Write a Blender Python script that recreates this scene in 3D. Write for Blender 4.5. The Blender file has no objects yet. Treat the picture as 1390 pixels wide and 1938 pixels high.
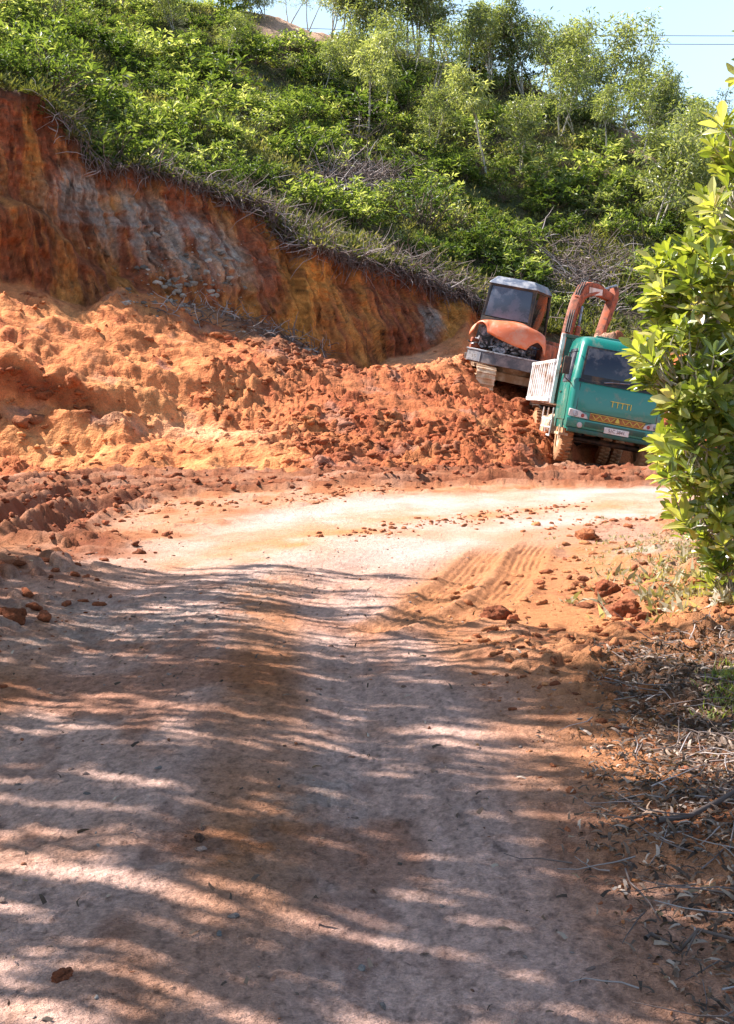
import bpy, bmesh, math, random
import numpy as np
from mathutils import Vector, Matrix
random.seed(7)
RNG = np.random.default_rng(11)
C = bpy.context.scene.collection
SC = bpy.context.scene

# ------------------------------------------------------------------ camera
EYE = 1.6
cam_d = bpy.data.cameras.new('camera')
cam = bpy.data.objects.new('camera', cam_d); C.objects.link(cam)
cam.location = (0, 0, EYE); cam.rotation_euler = (math.radians(90), 0, 0)
cam_d.sensor_fit = 'VERTICAL'; cam_d.sensor_height = 36.0
cam_d.lens = 2500 / 1938 * 36.0
cam_d.shift_y = -254 / 1938
cam_d.clip_start = 0.05; cam_d.clip_end = 3000
SC.camera = cam

# ------------------------------------------------------------------ sky, sun, exposure
SUN_EL = math.radians(48)
SUN_TO = Vector((-0.895, 0.446, 0)).normalized()          # horizontal direction towards the sun
sun_az = math.atan2(SUN_TO.x, SUN_TO.y)                    # from +Y, clockwise positive
w = bpy.data.worlds.new('World'); SC.world = w; w.use_nodes = True
nt = w.node_tree; nt.nodes.clear()
out = nt.nodes.new('ShaderNodeOutputWorld'); bg = nt.nodes.new('ShaderNodeBackground')
sky = nt.nodes.new('ShaderNodeTexSky'); sky.sky_type = 'NISHITA'; sky.sun_disc = False
sky.sun_elevation = SUN_EL; sky.sun_rotation = sun_az
sky.air_density = 1.2; sky.dust_density = 1.0; sky.ozone_density = 1.5
# thin bright veil of cloud low in the sky
gtc = nt.nodes.new('ShaderNodeTexCoord'); sxyz = nt.nodes.new('ShaderNodeSeparateXYZ'); nt.links.new(gtc.outputs['Generated'], sxyz.inputs[0])
zr = nt.nodes.new('ShaderNodeMapRange'); zr.inputs[1].default_value = .62; zr.inputs[2].default_value = .12; zr.inputs[3].default_value = 0; zr.inputs[4].default_value = .72; nt.links.new(sxyz.outputs[2], zr.inputs[0])
cn = nt.nodes.new('ShaderNodeTexNoise'); cn.inputs['Scale'].default_value = 2.2; cn.inputs['Detail'].default_value = 5; nt.links.new(gtc.outputs['Generated'], cn.inputs['Vector'])
cr_ = nt.nodes.new('ShaderNodeMapRange'); cr_.inputs[1].default_value = .3; cr_.inputs[2].default_value = .65; cr_.inputs[3].default_value = .7; cr_.inputs[4].default_value = 1.1; nt.links.new(cn.outputs[0], cr_.inputs[0])
fm = nt.nodes.new('ShaderNodeMath'); fm.operation = 'MULTIPLY'; nt.links.new(zr.outputs[0], fm.inputs[0]); nt.links.new(cr_.outputs[0], fm.inputs[1])
veil = nt.nodes.new('ShaderNodeMix'); veil.data_type = 'RGBA'; veil.inputs[7].default_value = (5.6, 7.9, 10.2, 1)
nt.links.new(fm.outputs[0], veil.inputs[0]); nt.links.new(sky.outputs[0], veil.inputs[6]); nt.links.new(veil.outputs[2], bg.inputs[0]); bg.inputs[1].default_value = 0.075
nt.links.new(bg.outputs[0], out.inputs[0])
sd = bpy.data.lights.new('sun', 'SUN'); sd.energy = 5.0; sd.angle = math.radians(0.53); sd.color = (1.0, 0.94, 0.87)
so = bpy.data.objects.new('sun', sd); C.objects.link(so)
sdir = Vector((SUN_TO.x*math.cos(SUN_EL), SUN_TO.y*math.cos(SUN_EL), math.sin(SUN_EL)))
so.rotation_euler = sdir.to_track_quat('Z', 'Y').to_euler(); so.location = (-20, 20, 40)
SC.view_settings.view_transform = 'Standard'; SC.view_settings.look = 'None'
SC.view_settings.exposure = 1.42; SC.view_settings.gamma = 1.0
SC.cycles.max_bounces = 6; SC.cycles.diffuse_bounces = 3; SC.cycles.transmission_bounces = 4
SC.cycles.transparent_max_bounces = 8

# ------------------------------------------------------------------ helpers
def P(px, py, D):
    """a place D metres out along the road, from its direction in the photograph"""
    return Vector(((px-695)/2500*D, D, EYE-(py-715)/2500*D))

def tag(o, label=None, cat=None, group=None, kind=None):
    if label: o['label'] = label
    if cat: o['category'] = cat
    if group: o['group'] = group
    if kind: o['kind'] = kind
    return o

def empty(name, loc=(0, 0, 0)):
    o = bpy.data.objects.new(name, None); C.objects.link(o); o.location = loc
    o.empty_display_size = .2
    return o

def link(name, me, parent=None):
    o = bpy.data.objects.new(name, me); C.objects.link(o)
    if parent is not None: o.parent = parent
    return o

def np_mesh(name, V, F, mat=None, smooth=False, attrs=None):
    """V (n,3); F (m,k) array or list of such arrays"""
    Fs = F if isinstance(F, list) else [F]
    Fs = [f for f in Fs if len(f)]
    me = bpy.data.meshes.new(name)
    nl = sum(f.size for f in Fs); nf = sum(len(f) for f in Fs)
    me.vertices.add(len(V)); me.vertices.foreach_set('co', np.asarray(V, np.float32).ravel())
    me.loops.add(nl); me.loops.foreach_set('vertex_index', np.concatenate([f.ravel() for f in Fs]).astype(np.int32))
    me.polygons.add(nf)
    tot = np.concatenate([np.full(len(f), f.shape[1]) for f in Fs])
    st = np.concatenate([[0], np.cumsum(tot)[:-1]])
    me.polygons.foreach_set('loop_start', st.astype(np.int32))
    me.update(calc_edges=True)
    me.polygons.foreach_set('use_smooth', np.full(nf, smooth))
    if attrs:
        for k, a in attrs.items():
            a = np.asarray(a, np.float32)
            if a.ndim == 2:
                if a.shape[1] == 3: a = np.concatenate([a, np.ones((len(a), 1), np.float32)], 1)
                at = me.attributes.new(k, 'FLOAT_COLOR', 'POINT'); at.data.foreach_set('color', a.ravel())
            else:
                at = me.attributes.new(k, 'FLOAT', 'POINT'); at.data.foreach_set('value', a)
    if mat: me.materials.append(mat)
    return me

# --- noise
def _h(ix, iy, iz, s):
    n = (ix*374761393 + iy*668265263 + iz*2147483647 + s*974634777) & 0xffffffff
    n = ((n ^ (n >> 13))*1274126177) & 0xffffffff
    n = ((n ^ (n >> 16))*2246822519) & 0xffffffff
    return ((n ^ (n >> 15)) & 0xffffff)/float(0xffffff)
def vnoise(x, y, z=None, s=0):
    if z is None: z = np.zeros_like(x)
    ix, iy, iz = np.floor(x).astype(np.int64), np.floor(y).astype(np.int64), np.floor(z).astype(np.int64)
    fx, fy, fz = x-ix, y-iy, z-iz
    fx, fy, fz = fx*fx*(3-2*fx), fy*fy*(3-2*fy), fz*fz*(3-2*fz)
    r = 0
    for dx in (0, 1):
        for dy in (0, 1):
            for dz in (0, 1):
                wgt = (fx if dx else 1-fx)*(fy if dy else 1-fy)*(fz if dz else 1-fz)
                r = r + wgt*_h(ix+dx, iy+dy, iz+dz, s)
    return r*2-1
def fbm(x, y, z=None, o=4, s=0, g=.5):
    a, t, r = 1., 0., 0.
    for i in range(o):
        r = r + a*vnoise(x*2**i+17.3*i, y*2**i-9.1*i, None if z is None else z*2**i+3.7*i, s+i); t += a; a *= g
    return r/t
def billow(x, y, z=None, o=3, s=0):
    a, t, r = 1., 0., 0.
    for i in range(o):
        r = r + a*(1-np.abs(vnoise(x*2**i+7.3*i, y*2**i-4.1*i, None if z is None else z*2**i, s+i))*2); t += a; a *= .5
    return r/t
def worley(x, y, s=0):
    """distance to nearest feature and that cell's random"""
    ix, iy = np.floor(x).astype(np.int64), np.floor(y).astype(np.int64)
    best = np.full(x.shape, 9.); rnd = np.zeros(x.shape)
    for dx in (-1, 0, 1):
        for dy in (-1, 0, 1):
            cx, cy = ix+dx, iy+dy
            px, py = cx+_h(cx, cy, cx*0, s), cy+_h(cx, cy, cx*0, s+5)
            d = np.hypot(px-x, py-y); m = d < best
            best = np.where(m, d, best); rnd = np.where(m, _h(cx, cy, cx*0, s+9), rnd)
    return best, rnd
def clods(x, y, cell, s, dens=.6, rr=.42):
    """rounded lumps with their own random size"""
    # jitter the coordinates so that lumps are not round
    x2 = x/cell + .25*vnoise(x/cell*2.3, y/cell*2.3, None, s+40); y2 = y/cell + .25*vnoise(x/cell*2.3+9, y/cell*2.3, None, s+41)
    d, r = worley(x2, y2, s)
    R = rr*(.45+.55*((r*7.13) % 1))
    hgt = np.sqrt(np.clip(1-(d/R)**2, 0, 1))*R*cell
    return np.where(r < dens, hgt, 0)
def sstep(a, b, x):
    t = np.clip((x-a)/(b-a), 0, 1); return t*t*(3-2*t)
def dist_poly(x, y, pts):
    d = np.full(x.shape, 1e9); along = np.zeros(x.shape); side = np.zeros(x.shape); acc = 0
    for (ax, ay), (bx, by) in zip(pts[:-1], pts[1:]):
        L = math.hypot(bx-ax, by-ay); ux, uy = (bx-ax)/L, (by-ay)/L
        t = np.clip((x-ax)*ux+(y-ay)*uy, 0, L); dd = np.hypot(x-ax-t*ux, y-ay-t*uy); m = dd < d
        d = np.where(m, dd, d); along = np.where(m, acc+t, along)
        side = np.where(m, np.sign((x-ax)*uy-(y-ay)*ux), side); acc += L
    return d, along, side
def mixc(a, b, t):
    t = np.clip(t, 0, 1)[..., None]; return a*(1-t)+b*t
def col(*c): return np.array(c, float)

# --- materials
def new_mat(name):
    m = bpy.data.materials.new(name); m.use_nodes = True; n = m.node_tree; n.nodes.clear()
    o = n.nodes.new('ShaderNodeOutputMaterial'); b = n.nodes.new('ShaderNodeBsdfPrincipled')
    n.links.new(b.outputs[0], o.inputs[0]); return m, n, b, o
def bump_chain(n, b, specs, coord='Object'):
    tc = n.nodes.new('ShaderNodeTexCoord'); prev = None
    for sc, det, dist, strg in specs:
        t = n.nodes.new('ShaderNodeTexNoise'); t.inputs['Scale'].default_value = sc; t.inputs['Detail'].default_value = det
        n.links.new(tc.outputs[coord], t.inputs['Vector'])
        bp = n.nodes.new('ShaderNodeBump'); bp.inputs['Distance'].default_value = dist; bp.inputs['Strength'].default_value = strg
        n.links.new(t.outputs[0], bp.inputs['Height'])
        if prev: n.links.new(prev.outputs[0], bp.inputs['Normal'])
        prev = bp
    n.links.new(prev.outputs[0], b.inputs['Normal'])
def soil_mat(name, specs, var=.25, vscale=9.0, rough=.95):
    m, n, b, o = new_mat(name)
    at = n.nodes.new('ShaderNodeAttribute'); at.attribute_name = 'soil'
    tc = n.nodes.new('ShaderNodeTexCoord')
    t = n.nodes.new('ShaderNodeTexNoise'); t.inputs['Scale'].default_value = vscale; t.inputs['Detail'].default_value = 8; t.inputs['Roughness'].default_value = .7
    n.links.new(tc.outputs['Object'], t.inputs['Vector'])
    mr = n.nodes.new('ShaderNodeMapRange'); mr.inputs[1].default_value = .25; mr.inputs[2].default_value = .75
    mr.inputs[3].default_value = 1-var; mr.inputs[4].default_value = 1+var
    n.links.new(t.outputs[0], mr.inputs[0])
    t2 = n.nodes.new('ShaderNodeTexNoise'); t2.inputs['Scale'].default_value = vscale*7; t2.inputs['Detail'].default_value = 6; t2.inputs['Roughness'].default_value = .75
    n.links.new(tc.outputs['Object'], t2.inputs['Vector'])
    mr2 = n.nodes.new('ShaderNodeMapRange'); mr2.inputs[1].default_value = .3; mr2.inputs[2].default_value = .7; mr2.inputs[3].default_value = 1-var*1.3; mr2.inputs[4].default_value = 1+var*1.0
    n.links.new(t2.outputs[0], mr2.inputs[0]); mm = n.nodes.new('ShaderNodeMath'); mm.operation = 'MULTIPLY'; n.links.new(mr.outputs[0], mm.inputs[0]); n.links.new(mr2.outputs[0], mm.inputs[1]); mr = mm
    mx = n.nodes.new('ShaderNodeVectorMath'); mx.operation = 'SCALE'
    n.links.new(at.outputs['Color'], mx.inputs[0]); n.links.new(mr.outputs[0], mx.inputs['Scale'])
    n.links.new(mx.outputs[0], b.inputs['Base Color'])
    b.inputs['Roughness'].default_value = rough; b.inputs['Specular IOR Level'].default_value = .15
    bump_chain(n, b, specs); return m
def plain(name, c, rough=.5, metal=0., dirt=None, dirt_amt=.5, dscale=3.0, bump=None, coat=0.):
    m, n, b, o = new_mat(name)
    b.inputs['Roughness'].default_value = rough; b.inputs['Metallic'].default_value = metal
    b.inputs['Base Color'].default_value = (*c, 1)
    if coat: b.inputs['Coat Weight'].default_value = coat
    if dirt is not None:
        tc = n.nodes.new('ShaderNodeTexCoord'); t = n.nodes.new('ShaderNodeTexNoise')
        t.inputs['Scale'].default_value = dscale; t.inputs['Detail'].default_value = 9; t.inputs['Roughness'].default_value = .68
        n.links.new(tc.outputs['Object'], t.inputs['Vector'])
        mr = n.nodes.new('ShaderNodeMapRange'); mr.inputs[1].default_value = .66-.4*dirt_amt; mr.inputs[2].default_value = .82-.36*dirt_amt
        n.links.new(t.outputs[0], mr.inputs[0])
        mx = n.nodes.new('ShaderNodeMix'); mx.data_type = 'RGBA'
        mx.inputs[6].default_value = (*c, 1); mx.inputs[7].default_value = (*dirt, 1)
        n.links.new(mr.outputs[0], mx.inputs[0]); n.links.new(mx.outputs[2], b.inputs['Base Color'])
        m2 = n.nodes.new('ShaderNodeMapRange'); m2.inputs[3].default_value = rough; m2.inputs[4].default_value = .9
        n.links.new(mr.outputs[0], m2.inputs[0]); n.links.new(m2.outputs[0], b.inputs['Roughness'])
        if metal:
            m3 = n.nodes.new('ShaderNodeMapRange'); m3.inputs[3].default_value = metal; m3.inputs[4].default_value = 0
            n.links.new(mr.outputs[0], m3.inputs[0]); n.links.new(m3.outputs[0], b.inputs['Metallic'])
    if bump: bump_chain(n, b, bump)
    return m
def leaf_mat(name, cols, trans=.4, rough=.45, tint=.25, spec=.5, tcol=None):
    """cols: list of (pos, colour) over the leaf's own random value 'v'"""
    m, n, b, o = new_mat(name)
    at = n.nodes.new('ShaderNodeAttribute'); at.attribute_name = 'v'
    oi = n.nodes.new('ShaderNodeObjectInfo')
    ma = n.nodes.new('ShaderNodeMath'); ma.operation = 'MULTIPLY_ADD'
    sub = n.nodes.new('ShaderNodeMath'); sub.operation = 'SUBTRACT'; sub.inputs[1].default_value = .5
    n.links.new(oi.outputs['Random'], sub.inputs[0]); n.links.new(sub.outputs[0], ma.inputs[0]); ma.inputs[1].default_value = tint
    n.links.new(at.outputs['Fac'], ma.inputs[2])
    cr = n.nodes.new('ShaderNodeValToRGB'); el = cr.color_ramp.elements
    while len(el) < len(cols): el.new(.5)
    for e, (p, c) in zip(el, cols): e.position = p; e.color = (*c, 1)
    n.links.new(ma.outputs[0], cr.inputs[0])
    n.links.new(cr.outputs[0], b.inputs['Base Color'])
    b.inputs['Roughness'].default_value = rough; b.inputs['Specular IOR Level'].default_value = spec
    tr = n.nodes.new('ShaderNodeBsdfTranslucent'); mul = n.nodes.new('ShaderNodeMix'); mul.data_type = 'RGBA'; mul.blend_type = 'MULTIPLY'; mul.inputs[0].default_value = 1
    n.links.new(cr.outputs[0], mul.inputs[6]); mul.inputs[7].default_value = (*(tcol or (1.5, 1.45, .5)), 1)
    n.links.new(mul.outputs[2], tr.inputs[0])
    mx = n.nodes.new('ShaderNodeMixShader'); mx.inputs[0].default_value = trans
    n.links.new(b.outputs[0], mx.inputs[1]); n.links.new(tr.outputs[0], mx.inputs[2]); n.links.new(mx.outputs[0], o.inputs[0])
    return m

# soil colours (linear)
PALE = col(.60, .455, .395); ORANGE = col(.52, .215, .09); RED = col(.27, .082, .038); MUD = col(.38, .135, .06)
GREYD = col(.30, .27, .25); GOLD = col(.62, .33, .08); YEL = col(.58, .285, .12); DARKS = col(.12, .06, .04)
GREYROCK = col(.42, .35, .29)

# ------------------------------------------------------------------ the ground sheet
RUTS = [[(-4.6, 13.2), (-4.5, 15.6), (-4.4, 18.2), (-3.6, 20.3), (-1.5, 21.3), (1.5, 21.7), (4.2, 20.9), (8, 20.2)],
        [(-3.9, 12.6), (-3.9, 15.4), (-3.8, 17.7), (-2.8, 19.3), (-1, 20.2), (1.5, 20.7), (4.2, 20.2), (8, 19.4)],
        [(-3.2, 12.8), (-3.3, 15.4), (-3.0, 17.4), (-1.9, 18.9), (-.2, 19.6), (2.2, 20.0), (5, 19.6), (8, 18.9)],
        [(-5.6, 13.5), (-5.5, 16.6), (-5.2, 19.6), (-4.3, 21.4), (-2, 22.2), (1.5, 22.5), (4.0, 21.9), (7, 21.4)]]
TYRES = [[(1.75, 13.1), (1.47, 12.0), (1.24, 10.7), (.92, 9.4), (.45, 8.5)], [(1.25, 12.6), (.98, 11.5), (.72, 10.3), (.42, 9.2), (.1, 8.4)]]
R_EDGE = [(1.3, -4), (.95, 1), (.80, 3.7), (.74, 5.8), (.55, 8.8), (.40, 9.7), (.86, 11.6), (1.7, 13.6), (3.3, 14.9), (6, 15.6), (14, 16)]
L_EDGE = [(-3.3, -4), (-3.2, 6), (-3.0, 8.5), (-2.5, 10.6), (-1.75, 12.4), (-.95, 15.4), (.1, 17.3), (2.2, 18.4), (5, 18.9), (14, 19.3)]

def ground_fields(x, y):
    dr, _, sr = dist_poly(x, y, R_EDGE); dl, _, sl = dist_poly(x, y, L_EDGE)
    rr = dr*sr; ll = dl*sl         # >0 to the right of the edge
    wob = .25*fbm(x*1.1, y*.8, None, 3, 3)
    right = sstep(-.25, .55, rr+wob)              # right verge
    left = sstep(-.2, .9, -ll+wob)                # left shoulder
    z = np.zeros_like(x)
    z += .03*fbm(x*.5, y*.35, None, 3, 21)+.012*fbm(x*2.2, y*1.2, None, 3, 22)
    on = (1-right)*(1-left)
    # longitudinal wheel wear
    u = rr+.06*fbm(x*.6, y*.25, None, 2, 31)
    near = sstep(16, 9, y)
    z += -.030*on*near*(np.exp(-((u+.75)/.28)**2)+np.exp(-((u+2.3)/.3)**2))+.018*on*near*np.exp(-((u+1.5)/.25)**2)
    z += on*.004*np.clip(fbm(u*9, y*.6, None, 3, 33), -1, 1)
    z += on*near*(.006*fbm(x*22, y*22, None, 3, 36)+clods(x, y, .032, 37, .45, .42)*.32+clods(x, y, .075, 38, .18, .35)*.4)
    # gravel grain of the crown
    gr = sstep(.0, .35, fbm(x*.9, y*.45, None, 3, 35)+.25*np.exp(-((u+1.5)/.45)**2))
    z += on*gr*(clods(x, y, .055, 61, .5, .4)*.5)
    z += on*(1-near)*(clods(x, y, .12, 62, .12, .22)*.5+.006*fbm(x*7, y*7, None, 3, 39))
    # right verge, rising mound of loose soil and leaf mould
    flat_ = 1-sstep(7.6, 8.8, y)*(1-sstep(13.5, 14.5, y))*(1-sstep(.8, 2.0, rr))
    right0 = right; right = right*(.12+.88*flat_)
    z += right*(.04+.08*sstep(.2, 2.5, rr)+.05*fbm(x*1.4, y*1.4, None, 3, 41))
    vt = 1-.85*np.exp(-((rr-.3)/.45)**4)*sstep(8, 9, y)*sstep(13.4, 12.8, y)
    z += right*vt*sstep(5, 7.5, y)*(.05*np.exp(-((rr-1.8)/.7)**2)+clods(x, y, .36, 63, .5, .40)*.5+.11*np.abs(fbm(x*3.2, y*3.2, None, 4, 69)))
    z += right*vt*(clods(x, y, .15, 64, .65, .42)*.6*sstep(4.5, 7, y)+clods(x, y, .07, 65, .5, .4)*.5)
    z += right*.22*np.exp(-((x-2.1)/.9)**2-((y-4.2)/.7)**2)
    right = right0
    # left shoulder
    z += left*(.04+.05*fbm(x*1.1, y*1.1, None, 3, 42)+clods(x, y, .5, 66, .35, .33)*.30*sstep(22, 18, y)+clods(x, y, .19, 67, .5, .4)*.4)
    z -= left*.03
    # dark clods on the near left
    nl = np.exp(-((x+2.75)/.45)**2)*sstep(7, 8.5, y)*sstep(14.5, 12, y)
    z += nl*(.03+clods(x, y, .33, 68, .65, .4)*.9)
    # ruts: sunk pans between pushed-up ridges
    rutm = np.zeros_like(x)
    for k, r in enumerate(RUTS):
        d, al, _ = dist_poly(x, y, r); d = d+.07*fbm(x*1.5, y*1.5, None, 2, 50+k)
        z += -.10*np.exp(-(d/.15)**2)+.085*np.exp(-((d-.30)/.10)**2)+.05*np.exp(-(d/.55)**4)*fbm(x*5, y*5, None, 4, 59)*(.7+.6*fbm(x*2.5, y*2.5, None, 2, 55+k))
        z += .035*np.exp(-((d-.28)/.2)**2)*clods(x, y, .16, 70+k, .8, .45)*8
        rutm = np.maximum(rutm, np.exp(-(d/.42)**4))
    tym = np.zeros_like(x)
    for k, r in enumerate(TYRES):
        d, al, s_ = dist_poly(x, y, r)
        fade = sstep(0, .8, al)*sstep(5.2, 4.4, al)
        z += fade*(-.022*np.exp(-(d/.15)**4)+.016*np.exp(-((d-.19)/.05)**2))
        z += fade*np.exp(-(d/.15)**6)*.008*np.sin(d*s_*110+1.2*vnoise(x*3, y*3, None, 45))*(.6+.6*vnoise(x*4, y*4, None, 46))+fade*.014*np.exp(-(d/.3)**4)*fbm(x*9, y*9, None, 3, 47)
        tym = np.maximum(tym, fade*np.exp(-(d/.22)**4))
    # hollow the dump truck stands in, and mud in front of it
    z -= .30*sstep(3.9, 5.2, x)*sstep(23.6, 24.5, y)
    z += .07*np.exp(-((x-3.75)/.5)**2-((y-24.0)/.4)**2)+.05*np.exp(-((x-4.6)/1.0)**2-((y-23.2)/.4)**2)-.10*sstep(2.9, 3.8, x)*sstep(22.8, 24, y)
    mudz = sstep(20.6, 22.2, y+.12*x*0)
    z += mudz*(clods(x, y, .45, 74, .6, .42)*.45+clods(x, y, .2, 75, .6, .42)*.5)
    return z, dict(right=right, left=left, rut=rutm, ty=tym, rr=rr, ll=ll, u=u, on=on, mud=mudz, gr=gr, nl=nl)

def ground_colour(x, y, z, f):
    n1 = fbm(x*.7, y*.45, None, 4, 81); n2 = fbm(x*3, y*2, None, 4, 82); n3 = fbm(x*11, y*9, None, 3, 83)
    c = PALE*np.ones(x.shape+(1,))
    c = mixc(c, PALE*.80+GREYD*.0, sstep(-.2, .4, n2)*.5)
    # greyish packed crown and orange strips between the wheel lines
    near = sstep(12.5, 10.0, y)
    stripe = np.exp(-((f['u']+1.2)/.24)**4)*.75+np.exp(-((f['u']-.05)/.30)**4)*.85+np.exp(-((f['u']+2.75)/.35)**4)*.6
    c = mixc(c, col(.60, .375, .305), near*.94)  # near stretch has its own pinker base colour to suit the shade there
    c = c*(1+near*(.22*fbm(f['u']*13, y*.8, None, 3, 87)+.16*fbm(f['u']*30, y*1.6, None, 2, 88)))[..., None]
    c = mixc(c, ORANGE*.85, near*np.clip(stripe*(.85+.9*n1)+.35*n1+.25*n2, 0, 1)*.95)
    c = mixc(c, MUD*.9, near*np.clip(sstep(.15, .5, n1+.5*n2)*.55, 0, 1)); c = mixc(c, ORANGE, near*sstep(.1, .45, -n1+.5*n2)*.35)
    c = mixc(c, GREYD*1.15, near*f['gr']*.45*sstep(-.3, .3, n3))
    far = 1-near
    c = mixc(c, ORANGE*1.15, far*sstep(.0, .5, n1*.8+.3*n2)*.45)
    sp1 = fbm(x*42, y*24, None, 3, 85); sp2 = fbm(x*55, y*40, None, 2, 86)
    c = c*(1-near*(.30*sstep(.2, .5, sp1)+.24*sstep(.15, .5, sp2)-.16*sstep(.15, .5, -sp2)))[..., None]
    # centre line of the bend, orange between two pale wheel paths
    d, _, _ = dist_poly(x, y, [(-2.2, 10), (-.9, 12.5), (.3, 14.6), (2.0, 16.0), (4.5, 16.9), (9, 17.4)])
    c = mixc(c, ORANGE*1.15, far*np.exp(-(d/.7)**2)*(.7+.6*n2))
    c = mixc(c, col(.50, .205, .085), f['left']*(.85+.3*n2)); c = mixc(c, MUD, f['left']*sstep(0, .5, n2+.3*n3)*.75)
    c = mixc(c, ORANGE*1.0, sstep(-.5, .1, f['rr'])*(1-f['right'])*sstep(8, 9.5, y)*.8)
    rv = f['right']
    c = mixc(c, ORANGE, rv); c = mixc(c, col(.46, .30, .24), rv*sstep(-.1, .5, n1+n2*.5)*.6); c = mixc(c, RED, rv*sstep(.05, .5, n2+.5*n3)*.7)
    pw = np.exp(-((x-2.75)/.8)**2-((y-11.2)/1.5)**2); c = mixc(c, col(.40, .35, .28), np.clip(pw*(.7+1.2*n2+.6*n3), 0, .85))
    lm = rv*sstep(8.5, 6.5, y)          # leaf mould, darkened further to deepen the shade on the verge
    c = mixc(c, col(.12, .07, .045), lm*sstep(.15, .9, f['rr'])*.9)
    c = mixc(c, RED*.85, f['rut']*.95*(.85+.4*n2)); c = mixc(c, RED*.8, f['mud']*.8*(.8+.8*n2))
    c = mixc(c, RED*.9, np.clip(f['nl']*1.5, 0, 1)*(.6+.8*n2))
    c = mixc(c, ORANGE*.95, f['ty']*.8)
    # scattered dark red patches over the near ground
    c = mixc(c, RED*.55, sstep(.35, .6, fbm(x*5, y*2.4, None, 3, 84))*.35*(1-far))
    return np.clip(c, .01, .8)

rows = []
s = 1500.0                                      # rows even in the view, so the near ground is fine
yy = [1.0, 1.5, 2.0, 2.4]
py = 2150.0
while True:
    D = 1.6*2500/(py-715)
    if D > 24: break
    yy.append(D); py -= 1.9 if D < 12 else 1.15
y_ = yy[-1]
while y_ < 40: y_ += .12 if y_ < 28 else .3; yy.append(y_)
yy = np.array(sorted(set(yy)))
tt = np.concatenate([np.linspace(-1.3, -.33, 60), np.linspace(-.33, .33, 860)[1:-1], np.linspace(.33, 1.3, 60)])
T, Y = np.meshgrid(tt, yy); X = T*(Y*.85+1.6)
Z, F_ = ground_fields(X, Y)
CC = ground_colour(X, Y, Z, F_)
# edge of the sheet sinks below the wide base terrain
def grid_faces(nr, nc):
    i = np.arange(nr-1)[:, None]*nc+np.arange(nc-1)[None, :]
    return np.stack([i, i+1, i+nc+1, i+nc], -1).reshape(-1, 4)
GV = np.stack([X, Y, Z], -1).reshape(-1, 3); GF = grid_faces(*X.shape)
soil = soil_mat('packed_soil', [(30, 6, .03, .8), (120, 5, .012, .9), (420, 3, .004, .8)], .27, 14)
roadm = ((F_['right'] < .5) & (F_['left'] < .62) & (Y < 24)).reshape(-1)
fr = roadm[GF].sum(1) >= 2
def submesh(name, V, F, cols, mat, kind='structure', smooth=True):
    used, inv = np.unique(F.ravel(), return_inverse=True)
    me = np_mesh(name, V[used], inv.reshape(F.shape), mat, smooth, {'soil': cols[used]})
    return tag(link(name, me), kind=kind)
CF = CC.reshape(-1, 3)
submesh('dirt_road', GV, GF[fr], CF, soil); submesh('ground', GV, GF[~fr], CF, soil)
# wide base terrain out to the horizon
bx = np.array([-1500, -400, -60, -14, 0, 14, 60, 400, 1500.]); by = np.array([-1500, -300, -40, -4, 1.02, 12, 40, 90, 300, 1500.])
BX, BY = np.meshgrid(bx, by); BZ = np.where((np.abs(BX) < 30) & (BY > .5) & (BY < 45), -.9, -.05); BZ = np.where(BY > 45, -1.0, BZ)
BV = np.stack([BX, BY, BZ], -1).reshape(-1, 3)
submesh('terrain', BV, grid_faces(*BX.shape), np.tile(col(.22, .13, .07), (len(BV), 1)), soil)

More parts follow.
